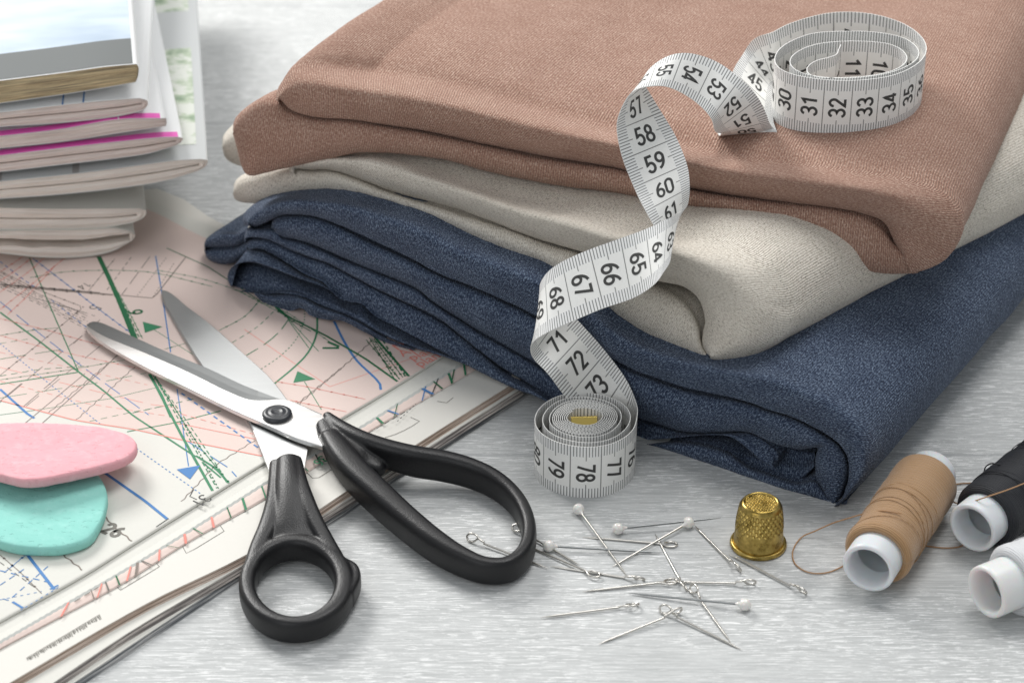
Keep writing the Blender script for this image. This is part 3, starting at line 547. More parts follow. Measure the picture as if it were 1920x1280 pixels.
cl.band(FUp, FLo, [2.5, 2.5, 2.8, 3.0], [3.1, 3.1, 3.4, 3.5, 3.55], .03, prof=[(.1, .1), (.4, .3), (.75, .85), (.9, 1), (.97, .9)], deep=1.0, lo_dc=3.3)
GUp = [(478, 548), (510, 550), (546, 549), (575, 558), (605, 573), (640, 586), (676, 603), (720, 629), (776, 653)]
GLo = [(478, 551), (497, 569), (513, 580), (546, 582), (566, 577), (582, 591), (614, 599), (640, 600), (679, 619), (722, 641), (776, 656)]
cl.band(GUp, GLo, 2.9, [3.6, 3.6], .03, deep=1.0, lo_dc=3.5)
cl.N = 90
cl.band([(384, 466), (386, 450), (398, 439), (420, 434), (445, 434), (466, 424)], [(384, 468), (388, 482), (402, 492), (420, 495), (440, 492), (462, 478)], 1.8, 2.4, .02, prof=[(.1, .9), (.25, 1), (.42, .75), (.5, .15), (.58, .7), (.75, 1), (.9, .85)], lo_dc=2.1)
cl.N = 160
cl.band([(1150, 765), (1193, 785), (1233, 797), (1273, 808), (1326, 812), (1406, 811), (1440, 828), (1462, 850), (1455, 873)], [(1150, 815), (1188, 825), (1240, 823), (1286, 818), (1339, 814), (1370, 818), (1392, 832), (1420, 856), (1450, 876)], 2.6, 3.05, .04, prof=[(.1, .25), (.4, .55), (.75, .9), (.95, 1), (.99, .9)])
cl.band([(1300, 818), (1350, 820), (1400, 832), (1446, 830), (1499, 844), (1527, 846)], [(1300, 832), (1350, 842), (1400, 868), (1459, 892), (1499, 903), (1524, 882)], 1.9, 2.55, .06, prof=[(.1, .1), (.35, .3), (.6, .8), (.85, 1), (.96, .8)])
cl.band([(1100, 800), (1188, 829), (1280, 826), (1330, 835), (1366, 847), (1400, 871), (1459, 893), (1499, 904), (1528, 900), (1560, 935), (1590, 935)], [(1100, 805), (1180, 829), (1214, 836), (1286, 867), (1339, 884), (1392, 902), (1446, 921), (1499, 937), (1535, 948), (1556, 952), (1588, 946)], 2.75, [3.3, 3.3, 3.3, 3.3, 3.1], .04)
cl.build('folded_fabric', M['navy'], 'heathered navy blue knit folded in many loose layers at the bottom of the stack', 'fabric')
# ---- beige
cl = Cloth((-.528, -.85), (.60, .80, .735, .68), 300)
KA = [(560, 330), (555, 320), (585, 317), (619, 317), (655, 328), (710, 350), (765, 368), (837, 388), (910, 412), (980, 437), (1044, 459), (1083, 470), (1150, 497), (1210, 519), (1250, 528), (1280, 536), (1303, 552), (1317, 575), (1322, 598), (1319, 622), (1317, 640), (1321, 654), (1330, 667)]
SA = [(535, 318), (545, 300), (580, 293), (630, 286), (700, 284), (765, 297), (837, 322), (910, 350), (980, 376), (1044, 396), (1083, 402), (1150, 420), (1210, 436), (1270, 446), (1330, 456), (1390, 474), (1440, 505), (1470, 545), (1478, 590), (1470, 620), (1450, 645), (1420, 665), (1390, 677), (1362, 682), (1342, 678), (1333, 670)]
cl.top(SA, KA, [1.6, 1.6, 1.6, 1.6, 1.6, 1.6, 2.25], [2.2, 2.2, 2.2, 2.2, 2.45, 2.8], [1.0, 1.1, 1.2, 1.2, 1.2, 1.3, 2.3], [(1.2, .2), (3, .3), (8, .35), (16, .3), (26, .2)], [(0, .0), (.1, .5), (.5, 1), (.7, 1), (.82, .3), (.9, 0), (1, 0)], .07)
BU = [(438, 358), (443, 336), (486, 320), (540, 312), (585, 318), (619, 318), (655, 329), (710, 351), (765, 369), (837, 389), (910, 413), (980, 438), (1044, 460), (1083, 471), (1150, 498), (1210, 524), (1250, 540), (1282, 560), (1302, 585), (1312, 612), (1316, 642), (1326, 662), (1345, 677)]
BL = [(437, 362), (443, 374), (486, 381), (542, 373), (600, 367), (658, 371), (720, 387), (769, 401), (873, 453), (958, 487), (1023, 510), (1083, 588), (1110, 606), (1180, 641), (1240, 664), (1290, 676), (1350, 681)]
BL = [(437, 362), (443, 374), (486, 381), (542, 373), (600, 367), (658, 371), (720, 387), (769, 401), (873, 453), (958, 487), (1023, 515), (1070, 560), (1110, 600), (1180, 641), (1240, 664), (1290, 676), (1352, 682)]
cl.band(BU, BL, [1.6, 1.6, 1.6, 1.5, 1.2, 2.3], [2.1, 2.1, 2.2, 2.25, 2.3, 2.5], .06)
cl.band([(1100, 480), (1180, 500), (1250, 520), (1330, 560)], [(1100, 610), (1180, 655), (1250, 670), (1330, 684)], .7, .9, .08)
cl.N = 60
cl.band([(418, 275), (420, 255), (432, 240), (450, 226), (500, 200)], [(418, 277), (424, 296), (440, 307), (460, 312), (500, 300)], -.8, 0.0, .03)
cl.build('folded_fabric', M['beige'], 'oatmeal beige knit with fine grey flecks, folded between the navy and the brown ones', 'fabric')
# ---- brown
cl = Cloth((-.302, -.953), (.505, .863, .36, .93), 300)
KA = [(560, 214), (540, 206), (526, 195), (530, 198), (545, 212), (585, 221), (658, 225), (744, 238), (830, 253), (916, 272), (1001, 290), (1087, 303), (1169, 318), (1240, 338), (1297, 352), (1381, 366), (1475, 379), (1569, 390), (1625, 402), (1650, 412), (1666, 428), (1676, 450), (1684, 475), (1700, 498)]
KA = [(552, 214), (534, 205), (522, 192), (524, 186), (545, 205), (585, 219), (658, 225), (744, 238), (830, 253), (916, 272), (1001, 290), (1087, 303), (1169, 318), (1240, 338), (1297, 352), (1381, 366), (1475, 379), (1569, 390), (1625, 402), (1650, 412), (1662, 424), (1670, 440), (1678, 458), (1690, 478)]
SA = [(535, 208), (520, 190), (519, 172), (531, 150), (548, 128), (575, 122), (640, 128), (760, 146), (900, 176), (1001, 204), (1087, 226), (1169, 244), (1240, 262), (1297, 276), (1381, 294), (1475, 308), (1569, 320), (1640, 330), (1710, 344), (1765, 366), (1796, 398), (1800, 432), (1788, 464), (1766, 492), (1735, 508), (1708, 512)]
KA = KA[2:]; SA = [(519, 188), (521, 168)]+SA[3:]
cl.top(SA, KA, .55, 1.2, [.9, -.9, -.7, -.4, -.2, .1, .3, .8], [(.8, .2), (2.2, .38), (4.2, .46), (9, .5), (16, .5), (30, .4)], [(0, .55), (.03, .8), (.1, 1), (.7, 1), (.82, .7), (.88, .25), (.93, 0), (1, 0)], .05)
BU = [(437, 245), (439, 226), (456, 206), (499, 185), (520, 190), (545, 206), (585, 220), (658, 226), (744, 239), (830, 254), (916, 273), (1001, 291), (1087, 304), (1169, 319), (1240, 339), (1297, 353), (1381, 367), (1475, 380), (1569, 391), (1625, 404), (1650, 420), (1664, 436), (1676, 454), (1702, 474)]
BL = [(437, 250), (447, 282), (464, 327), (500, 322), (529, 316), (615, 299), (679, 286), (757, 288), (830, 300), (916, 322), (1001, 339), (1087, 354), (1186, 367), (1283, 390), (1381, 412), (1475, 449), (1569, 484), (1616, 505), (1663, 513), (1722, 511)]
cl.band(BU, BL, .5, [1.0, .95, 1.05, 1.1, 1.12, 1.12, .9], .045, deep=.9)
cl.build('folded_fabric', M['brown'], 'dusty rose brown knit with visible ribs folded on top of the stack', 'fabric')
# ------------------------------------------------------------------ tape measure
TW = 2.0
def ZS(px, z): return PZ(np.array(px, float), z)
def solveB(A, pB, near, W_=TW):
    d = ray(np.array(pB, float)); d = d/np.linalg.norm(d); w = CAM-A; b = w@d; c = w@w-W_*W_; q = b*b-c
    t = -b+(0 if q < 0 or near is None else (-math.sqrt(q) if near else math.sqrt(q)))
    B = CAM+d*t; e = B-A; return A+e/np.linalg.norm(e)*W_
st = []                                     # stations (s, A, B)
# coil on the brown fabric: top rim traced at its height, wound from the inner end outwards
zt, zb = 8.9+TW, 8.9
rim = [(905, 350), (885, 390), (862, 432), (800, 452), (700, 480), (650, 520), (640, 560), (700, 600), (860, 608), (1100, 596), (1300, 555), (1400, 500), (1415, 430), (1300, 350), (1000, 322), (700, 350), (545, 420), (506, 490), (560, 552), (640, 582), (800, 606), (1000, 610),
       (1300, 565), (1490, 470), (1508, 390), (1400, 300), (1200, 255), (1000, 245), (700, 260), (500, 330), (405, 410), (395, 500), (480, 565), (700, 615), (1000, 630), (1300, 592), (1500, 500), (1572, 395), (1535, 290), (1400, 190), (1200, 122), (1000, 97), (800, 107), (500, 190), (300, 300)]
rim = [(x/4.174+1360, y/4.174) for x, y in rim]
rp = crv(PZ(np.array(rim), zt), 400)[:, :2]
L = np.r_[0, np.cumsum(np.linalg.norm(np.diff(rp, axis=0), axis=1))]
pxr = np.array([[960+FPX*((np.array([*p, zt])-CAM)[0])/((np.array([*p, zt])-CAM)@FW), 0] for p in rp])
i0 = int(np.argmin(np.abs(np.linspace(0, 1, 400)-.0)))
a32 = crv(PZ(np.array(rim), zt), 400); j = 34       # rim point 34 is the front centre = line between 32 and 33
tgt = PZ(np.array(rim[34]), zt)[:2]; k34 = 200+int(np.argmin(np.linalg.norm(rp[200:360]-tgt, axis=1)))
sc = 1.0; sarr = 32.5+(L-L[k34])/sc
s44 = 43.4; kend = int(np.searchsorted(sarr, s44)); kend = min(kend, 399)
D_ = L-L[k34]; r2 = (43.2-32.5-1.08*3.6)/(D_[-1]-3.6)
sarr2 = np.where(D_ > 0, 32.5+1.08*np.minimum(D_, 3.6)+r2*np.maximum(D_-3.6, 0), 32.5+1.08*D_)
tilt = lambda s: 0.0
for k in range(0, 400, 4):
    x, y = rp[k]; s_ = sarr2[k]
    if s_ > 42.7: continue
    hp = .0
    w_ = max(0, min(1, (s_-38.5)/4.7))**1.5; st.append((s_, np.array([x+.5*w_, y-.05*w_, zb+.08*w_]), np.array([x, y, zt])))
def add(s, a, ya, b, near=True, zA=None):
    A = PY(np.array(a, float), ya) if zA is None else ZS(a, zA); B = solveB(A, b, near); st.append((s, A, B))
# A = edge where a number's reading starts on the outer face
def free(s, a, b, ya):
    add(s, a, ya, b)
def both(s, a, za, b, near):                # A given by height
    A = ZS(a, za); st.append((s, A, solveB(A, b, near)))
both(44.5, (1452, 172), 8.98, (1392, 104), False)
both(45.5, (1450, 205), 8.98, (1374, 134), False)
both(46.6, (1450, 228), 9.0, (1368, 172), False)
st.append((48.0, ZS((1452, 248), 8.85), ZS((1350, 238), 8.85)))
st.append((49.3, ZS((1449, 246), 8.8), ZS((1356, 254), 8.8)))
both(50.4, (1443, 232), 9.15, (1352, 250), True)
both(51.5, (1422, 184), 10.3, (1340, 246), True)
both(52.5, (1388, 148), 11.1, (1334, 222), True)
both(53.5, (1340, 114), 11.7, (1303, 190), True)
add(54.5, (1281, 99), -2.5, (1256, 164))
add(55.4, (1236, 114), -3.1, (1220, 162))
add(56.3, (1205, 150), -3.7, (1180, 176))
add(57.0, (1222, 182), -3.6, (1158, 222))
add(57.6, (1243, 216), -3.7, (1157, 248))
add(58.5, (1268, 258), -4.1, (1168, 300))
add(59.5, (1288, 308), -4.6, (1189, 352))
add(60.5, (1293, 352), -5.0, (1211, 396))
add(61.5, (1288, 388), -5.1, (1236, 440))
add(62.4, (1274, 398), -5.6, (1258, 478))
add(63.5, (1251, 411), -6.5, (1243, 512))
add(64.5, (1211, 430), -6.8, (1225, 535))
add(65.5, (1164, 447), -6.8, (1185, 560))
add(66.5, (1105, 468), -6.6, (1133, 577))
add(67.5, (1053, 491), -6.5, (1076, 601))
add(68.5, (1022, 516), -6.5, (1028, 622))
add(69.4, (1012, 545), -6.2, (1000, 640))
add(70.2, (1040, 570), -5.6, (995, 655))
add(70.8, (1075, 592), -5.6, (1001, 674))
add(71.5, (1100, 619), -5.9, (1027, 699))
add(72.5, (1136, 660), -6.0, (1068, 741), None)
add(73.5, (1171, 706), -6.25, (1110, 795), False)
add(74.3, (1192, 752), -6.9, (1176, 845), False)
# flat-laid coil on the wood: spiral standing on its edge
cx, cy = 2.35, -8.05
def coil(s0, th0, nturn):
    th = th0; s = s0; r = 1.70; out = []
    while r > .48 and len(out) < 6000:
        turn = (th0-th)/(2*math.pi)
        # first turns loosely wound, then tight
        rr = 1.70-.22*min(turn, 1)-.30*max(0, min(turn-1, 1))-.17*max(0, min(turn-2, 1))-.07*max(0, turn-3)
        r = rr; out.append((s, th, r)); th -= .05; s += .05*r
    return out
cl_ = coil(76.0, R(-22), 9); ex = lambda r: 1.0 if r > 1.2 else 1.0+.22*(1.2-r)
cpts = []
for s, th, r in cl_: cpts.append((s, np.array([cx+.03*math.sin(3*th)+r*ex(r)*math.cos(th), cy+.10*(1.7-r)+r*math.sin(th), 1.93]), None))
CO = [(s, p, p-[0, 0, 1.92]) for s, p, _ in cpts]
p0 = CO[0][1]
st.append((75.15, np.array([cx+1.73, cy+.2, 2.03]), np.array([cx+1.70, cy+.2, .04])))
st += CO[::3]
st.sort(key=lambda q: q[0])
SS = np.array([q[0] for q in st]); AA = np.array([q[1] for q in st]); BB = np.array([q[2] for q in st])
def pchip_like(x, Y, q):                    # Hermite interpolation with finite-difference slopes in s
    m = np.gradient(Y, x, axis=0); i = np.clip(np.searchsorted(x, q)-1, 0, len(x)-2); h = (x[i+1]-x[i])[:, None]; t = ((q-x[i])[:, None])/h
    return (2*t**3-3*t**2+1)*Y[i]+(t**3-2*t**2+t)*h*m[i]+(-2*t**3+3*t**2)*Y[i+1]+(t**3-t**2)*h*m[i+1]
DS = .04; q = np.arange(SS[0], SS[-1], DS); A = pchip_like(SS, AA, q); B = pchip_like(SS, BB, q)
def smooth(X, n):
    for _ in range(n): X[1:-1] = .25*X[:-2]+.5*X[1:-1]+.25*X[2:]
    return X
msk = (q > 43.5) & (q < 75.6)
C_ = (A+B)/2; D_ = B-A
C2 = smooth(C_.copy(), 60); D2 = smooth(D_.copy(), 60); wgt = np.clip(np.minimum(q-43.3, 76.0-q)/.8, 0, 1)[:, None]
C_ = C_*(1-wgt)+C2*wgt; D_ = D_*(1-wgt)+D2*wgt; D_ /= np.linalg.norm(D_, axis=1)[:, None]
A = C_-D_*TW/2; B = C_+D_*TW/2
ds = np.linalg.norm(np.diff(C_, axis=0), axis=1)/DS
dP = np.gradient(C_, axis=0); NO = np.cross(D_, -dP); NO /= np.linalg.norm(NO, axis=1)[:, None]     # outer face normal
mtape = mat('tape_plastic', (.8, .8, .79), .42, **{'Specular_IOR_Level': .45}); t = NT(mtape); uv = t.uv(); sp = t.n('ShaderNodeSeparateXYZ', {0: uv}); u, v = sp.outputs[0], sp.outputs[1]
fm = t.math('ABSOLUTE', t.math('SUBTRACT', t.math('FRACT', t.math('ADD', t.math('MULTIPLY', u, 10.0), .5)), .5))
tick = t.math('LESS_THAN', fm, .15)
ed = t.math('MINIMUM', v, t.math('SUBTRACT', 1.0, v))
half = t.math('LESS_THAN', t.math('ABSOLUTE', t.math('SUBTRACT', t.math('FRACT', u), .0)), .03)
half = t.math('LESS_THAN', t.math('ABSOLUTE', t.math('SUBTRACT', t.math('FRACT', t.math('ADD', u, .5)), .5)), .04)
ln = t.math('ADD', .195, t.math('MULTIPLY', half, .075))
tk = t.math('MULTIPLY', tick, t.math('LESS_THAN', ed, ln))
cm = t.math('LESS_THAN', t.math('ABSOLUTE', t.math('SUBTRACT', t.math('FRACT', u), .5)), .0165)
inkf = t.math('MULTIPLY', t.math('MAXIMUM', tk, cm), .82)
wv = t.noise(t.mapping(uv, (3, 140, 1)), 1.0, 3, .6)
base = t.mix(t.math('MULTIPLY', wv, .35), (.90, .90, .885), (.74, .74, .725))
cream = t.math('MULTIPLY', t.math('GREATER_THAN', ed, .2), .25); base = t.mix(cream, base, (.90, .875, .80))
t.col(t.mix(inkf, base, (.055, .055, .055))); t.bump(t.math('ADD', t.math('MULTIPLY', wv, .5), t.math('MULTIPLY', t.math('SINE', t.math('MULTIPLY', u, 130.0)), .3)), .35, .0002)
mb = MB(); n = len(q); vs_ = np.linspace(0, 1, 7)[:, None, None]; th_ = .024
cup = (np.sin(vs_*np.pi)*.03)
G1 = A[None]*(1-vs_)+B[None]*vs_+NO[None]*(th_/2+cup*0); G2 = A[None]*(1-vs_)+B[None]*vs_-NO[None]*th_/2
UV = np.stack(np.broadcast_arrays(q[None, :], np.linspace(0, 1, 7)[:, None]), -1)
mb.grid(G1, 0, UV=UV); mb.grid(G2, 0, UV=UV, flip=True)
EU = np.stack([np.stack([q*0+.25, np.full(n, .5)], 1)]*2); mb.grid(np.array([G1[0], G2[0]]), 0, UV=EU); mb.grid(np.array([G1[-1], G2[-1]]), 0, UV=EU)
def onband(s, w, side):                     # point on the printed band
    i = np.clip((s-q[0])/DS, 0, n-1.001); k = int(i); f = i-k
    a = A[k]*(1-f)+A[k+1]*f; b = B[k]*(1-f)+B[k+1]*f; nn = NO[k]*(1-f)+NO[k+1]*f
    return a*(1-w)+b*w+nn*side*(th_/2+.006)
HD = .62
for N_ in range(int(q[0])+1, int(q[-1])):
    tx = str(N_ % 150 if N_ < 150 else N_-1); wd = (.60*(len(tx)-1)+.52)*HD
    if N_ > 92 and N_ % 1: continue
    if N_ > 100: break
    for side in (1, -1):
        def fn(x, y, side=side):
            w_ = .5+(x*HD-wd/2)/TW*side; return onband(N_-(y-.5)*HD, w_, side)
        digits(mb, tx, fn, 1, .15, .60)
tp = mb.build('tape_measure', [mtape, M['black']]); tag(tp, 'white centimetre tape measure winding from the brown fabric down to the wood', 'tape measure')
mb = MB(); e = CO[-1][1]; r_ = .30
brass = mat('brass', (.62, .47, .14), .33, 1.0)
pl = [np.array([cx-.42, cy+.13, 2.0]), np.array([cx+.42, cy+.17, 2.0])]
G = np.array([[p+[0, dy, dz] for p in (pl[0], pl[0]*.5+pl[1]*.5, pl[1])] for dy, dz in ((-.035, -1.9), (-.035, -.06), (.035, -.06), (.035, -1.9))]); mb.grid(G, 0)
mb.build('end_clip', brass, tp)
# ------------------------------------------------------------------ scissors
sc_root = thing('scissors', 'open fabric scissors with black moulded handles and brushed steel blades resting on the pattern sheet', 'scissors', PZ(np.array([519., 776.]), ZM+.02))
def remeshed(mb, name, m, parent, vox=.032, it=6):
    o = mb.build(name+'_raw', m, None, weld=False); md = o.modifiers.new('r', 'REMESH'); md.mode = 'VOXEL'; md.voxel_size = vox*U; md.use_smooth_shade = True
    sm = o.modifiers.new('s', 'SMOOTH'); sm.factor = .6; sm.iterations = it
    bpy.context.view_layer.update(); ev = o.evaluated_get(bpy.context.evaluated_depsgraph_get()); me = bpy.data.meshes.new_from_object(ev); old = o.data
    bpy.data.objects.remove(o); bpy.data.meshes.remove(old); me.name = name; me.materials.clear(); me.materials.append(m)
    for p in me.polygons: p.use_smooth = True
    o = bpy.data.objects.new(name, me); S.collection.objects.link(o)
    if parent: o.parent = parent; o.matrix_parent_inverse = parent.matrix_world.inverted()
    return o
def strap(mb, path, closed=False, n=90, seg=20, sq=3.1):   # path: (px, py, z, half width in plane, half height)
    Pp = crv(np.array(path, float), n, closed); 
    if closed: Pp = Pp[:-1] if np.linalg.norm(Pp[0]-Pp[-1]) < 1e-3 else Pp
    X = np.array([PZ(p[:2], p[2]) for p in Pp]); n = len(X)
    T = (np.roll(X, -1, 0)-np.roll(X, 1, 0)) if closed else np.gradient(X, axis=0); T[:, 2] = 0; T /= np.linalg.norm(T, axis=1)[:, None]
    Nn = np.stack([-T[:, 1], T[:, 0], np.zeros(n)], 1); a = np.linspace(0, 2*np.pi, seg, endpoint=False)
    ca = np.sign(np.cos(a))*np.abs(np.cos(a))**(2/sq); sa = np.sign(np.sin(a))*np.abs(np.sin(a))**(2/sq)
    G = X[:, None, :]+Nn[:, None, :]*(ca[None, :, None]*Pp[:, 3][:, None, None]*1.08)+np.array([0, 0, 1.])[None, None, :]*(sa[None, :, None]*Pp[:, 4][:, None, None])
    if not closed:
        e0 = X[0]+(G[0]-X[0])*.6-T[0]*.10; e1 = X[-1]+(G[-1]-X[-1])*.6+T[-1]*.10; G = np.concatenate([e0[None], G, e1[None]])
    mb.grid(G, 0, closed_u=closed, closed_v=True)
    if not closed: mb.add(G[0], [list(range(seg))[::-1]]); mb.add(G[-1], [list(range(seg))])
mpl = mat('black_handle_plastic', (.007, .007, .008), .4, **{'Specular_IOR_Level': .42}); t = NT(mpl); o_ = t.obj()
g1 = t.n('ShaderNodeTexVoronoi', {'Vector': o_, 'Scale': 2100.0}).outputs[0]; g2 = t.noise(o_, 900, 2); t.bump(t.math('ADD', g1, t.math('MULTIPLY', g2, .6)), .32, .00015)
t.set('Roughness', t.math('ADD', .36, t.math('MULTIPLY', t.noise(o_, 120, 3), .14)))
# round thumb handle
mb = MB(); ring = []
for k in range(28):
    a = 2*math.pi*k/28; x = 553+89*math.cos(a)+ (4*math.cos(a) if math.cos(a) > 0 else 0); y = 1103-77*math.sin(a); ring.append((x, y, .50+.12*max(0, math.sin(a)), .24+.05*max(0, math.cos(a)), .42))
strap(mb, ring, True, 120)
strap(mb, [(522, 874, 1.12, .27, .30), (520, 910, 1.07, .28, .32), (516, 950, .94, .30, .34), (503, 995, .76, .30, .38), (486, 1035, .62, .28, .42), (470, 1080, .52, .24, .42)])
strap(mb, [(553, 868, 1.22, .22, .30), (563, 910, 1.18, .24, .34), (575, 945, 1.05, .25, .38), (591, 985, .85, .26, .40), (612, 1025, .65, .26, .42), (634, 1065, .54, .26, .42), (645, 1095, .5, .26, .42)])
strap(mb, [(541, 866, 1.24, .38, .34), (545, 910, 1.2, .48, .36), (550, 950, 1.04, .58, .36), (553, 985, .86, .78, .33), (556, 1008, .72, 1.0, .30), (557, 1022, .64, .95, .32)], sq=2.2)
strap(mb, [(640, 1062, .52, .16, .36), (664, 1074, .5, .14, .33), (668, 1092, .5, .14, .33), (652, 1122, .5, .2, .36)], n=30, sq=3.5)
hb = remeshed(mb, 'handle', mpl, sc_root, it=9)
hb['label'] = 'smaller thumb handle with a rounded finger ring'
# long finger handle
mb = MB()
strap(mb, [(616, 822, 1.20, .30, .36), (640, 858, 1.12, .40, .46), (668, 892, 1.0, .44, .52), (712, 935, .85, .42, .56), (762, 980, .70, .38, .56), (815, 1022, .62, .34, .54), (865, 1052, .56, .28, .50), (912, 1069, .52, .24, .46), (955, 1066, .50, .22, .46), (984, 1040, .50, .22, .46), (992, 1005, .50, .22, .46), (984, 970, .52, .23, .48), (962, 936, .55, .24, .50), (925, 906, .60, .26, .52), (880, 886, .68, .28, .54), (830, 873, .78, .30, .55), (775, 864, .90, .30, .55), (725, 850, 1.05, .30, .50), (680, 832, 1.18, .28, .44), (640, 808, 1.26, .24, .36), (612, 784, 1.30, .15, .28)], n=220)
strap(mb, [(607, 797, 1.25, .30, .30), (625, 818, 1.18, .50, .32), (648, 838, 1.10, .66, .34), (672, 856, 1.0, .66, .36), (694, 869, .84, .44, .30), (714, 882, .74, .24, .24)], n=60, sq=2.6)
ha = remeshed(mb, 'handle', mpl, sc_root, vox=.036, it=28); ha['label'] = 'larger finger handle with a long oval loop'
def steel(name, c, r):
    m = mat(name, c, r, 1.0); t = NT(m); o = t.obj(); n = t.noise(t.mapping(o, (60, 900, 60), (0, 0, R(-38))), 1.0, 3, .6); t.bump(n, .12, .0002)
    t.set('Roughness', t.math('ADD', r-.05, t.math('MULTIPLY', n, .12))); return m
mst = steel('polished_steel', (.80, .80, .79), .34); mgr = steel('ground_steel', (.46, .47, .47), .44)
def plate(mb, outline, z, th, m=0, bev=.03):
    P = np.array(outline, float); n = len(P); z = np.broadcast_to(np.asarray(z, float), (n,))
    Tp = np.array([PZ(p, zz) for p, zz in zip(P, z)]); c = Tp.mean(0); ar = 0
    inn_ = []
    for i in range(n):
        d = Tp[(i+1) % n]-Tp[i-1]; nn = np.array([-d[1], d[0], 0]); nn /= np.linalg.norm(nn)+1e-9; inn_.append(nn)
    sgn = np.sign(sum(Tp[i][0]*Tp[(i+1) % n][1]-Tp[(i+1) % n][0]*Tp[i][1] for i in range(n))); inn_ = np.array(inn_)*sgn
    rings = [Tp+inn_*bev, Tp-[0, 0, bev], Tp-[0, 0, th]]
    mb.grid(np.array(rings), m, closed_v=True); mb.add(rings[0], [list(range(n))], m); mb.add(rings[-1], [list(range(n))[::-1]], m)
# lower blade
zl = ZM+.17
lb = crv([(303, 543), (318, 547), (350, 573), (391, 604), (449, 655), (508, 709), (545, 757), (575, 800), (572, 850), (560, 880), (520, 880), (500, 866), (480, 820), (462, 780), (420, 735), (378, 684), (345, 632), (318, 585), (305, 560)], 80, True)
mb = MB(); plate(mb, lb[:-1], zl, .16); o = mb.build('blade', mgr, sc_root, smooth=False); o['label'] = 'rear blade showing its grey ground inner face'
# tang of the lower blade (bright)
mb = MB(); plate(mb, [(474, 806), (500, 820), (560, 832), (577, 842), (570, 884), (505, 884), (492, 850)], zl+.006, .12, 0, .01); mb.build('tang', mst, sc_root, smooth=False)
# upper blade: bright flat and grey hollow-ground bevel as two facets of one solid
zu = ZM+.37
low = crv([(162, 613), (166, 620), (187, 638), (219, 658), (273, 688), (352, 727), (430, 765), (508, 800), (555, 821), (609, 838)], 80)
mid_ = crv([(162.5, 610), (169, 615), (195, 630), (273, 662), (352, 697), (430, 735), (468, 749), (500, 750), (523, 748), (545, 752), (604, 778)], 80)
upp = crv([(163, 608), (172, 603), (186, 604), (234, 624), (312, 659), (391, 691), (450, 719), (490, 735), (523, 747), (545, 751.5), (603, 776)], 80)
mb = MB(); zb_ = np.linspace(zu-.05, zu+.03, 80)
Lw = np.array([PZ(p, z) for p, z in zip(low, zb_)]); Md = np.array([PZ(p, z) for p, z in zip(mid_, zb_+.0)]); Upp = np.array([PZ(p, z-.10*min(1, max(0, (70-k)/12))) for k, (p, z) in enumerate(zip(upp, zb_))])
dn = np.array([0, 0, 1.]); Lc = Lw+[.0, .02, 0]
mb.grid(np.array([Lw-dn*.14, Lw-dn*.02, Lw*.985+Md*.015]), 0); mb.grid(np.array([Lw*.985+Md*.015, Lw*.5+Md*.5, Md]), 0)
mb.grid(np.array([Md, Md*.5+Upp*.5-dn*.012, Upp]), 1); mb.grid(np.array([Upp, Upp-dn*.03, Lw-dn*.14]), 0)
mb.add([Lw[-1], Upp[-1], Upp[-1]-dn*.1, Lw[-1]-dn*.14], [[0, 1, 2, 3]], 0)
o = mb.build('blade', [mst, steel('bevel_shaded_steel', (.30, .31, .31), .5)], sc_root, smooth=False); o['label'] = 'front blade with bright flat and grey bevel'  # darker steel colour paints in the tilted bevel's dimmer reflection
mb = MB(); pc = PZ(np.array([519.5, 779.]), zu+.0)
lathe(mb, pc, (0, 0, 1), [(-.3, .30), (0, .47), (.05, .50), (.11, .49), (.15, .43), (.165, .36), (.155, .33), (.155, .26), (.175, .23), (.18, .17), (.165, .15), (.165, .07), (.165, .001)], 40)
mb.build('pivot_screw', mat('screw_cap', (.03, .033, .038), .38), sc_root)
# ------------------------------------------------------------------ tailor's chalk
def chalk(name, outline, z0, z1, tiltv, col, label, dent, bumpcol):
    m = mat(name+'_chalk_surface', col, .85); t = NT(m); o = t.obj(); n1 = t.noise(o, 260, 4, .65); n2 = t.noise(o, 900, 3, .6)
    t.col(t.mix(t.math('MULTIPLY', t.ramp(n1, [(.5, (0,)*3), (.7, (1,)*3)]), .35), col, bumpcol)); 
    pit = t.ramp(t.noise(t.mapping(o, (1, 1.6, 1)), 420, 3, .5), [(.62, (1,)*3), (.68, (0,)*3)])
    t.bump(t.math('ADD', t.math('MULTIPLY', n2, .25), t.math('ADD', t.math('MULTIPLY', n1, .5), t.math('MULTIPLY', pit, .9))), .5, .0005)
    O = crv(outline, 120, True)[:-1]; n = len(O); cpx = O.mean(0); mb = MB()
    P = PZ(O, z1); c = P.mean(0); hz = lambda p: tiltv[0]*(p[..., 0]-c[0])+tiltv[1]*(p[..., 1]-c[1])
    rings = []
    th = z1-z0
    for f, dz in ((.955, -th), (.985, -th*.92), (1.0, -th*.7), (1.0, -th*.3), (.988, -th*.09), (.965, -.01), (.93, .0), (.8, .015), (.6, .02), (.4, .02), (.22, .02), (.1, .02), (.001, .02)):
        r = c+(P-c)*f; r = r.copy(); r[:, 2] = z1+dz+hz(r)
        for p in r:
            p[2] += mnoise.noise(Vector(p*1.4))*.03+mnoise.noise(Vector(p*5))*.012
            if dent is not None and dz > -.02: d = np.linalg.norm((p[:2]-dent[:2])/dent[2:4]); p[2] -= .09*math.exp(-d**4)
        rings.append(r)
    mb.grid(np.array(rings), 0, closed_v=True); mb.add(rings[0], [list(range(n))], 0)
    return tag(mb.build('tailor_chalk', m), label, 'chalk', "pieces of tailor's chalk")
pd = PZ(np.array([85., 833.]), 1.75)
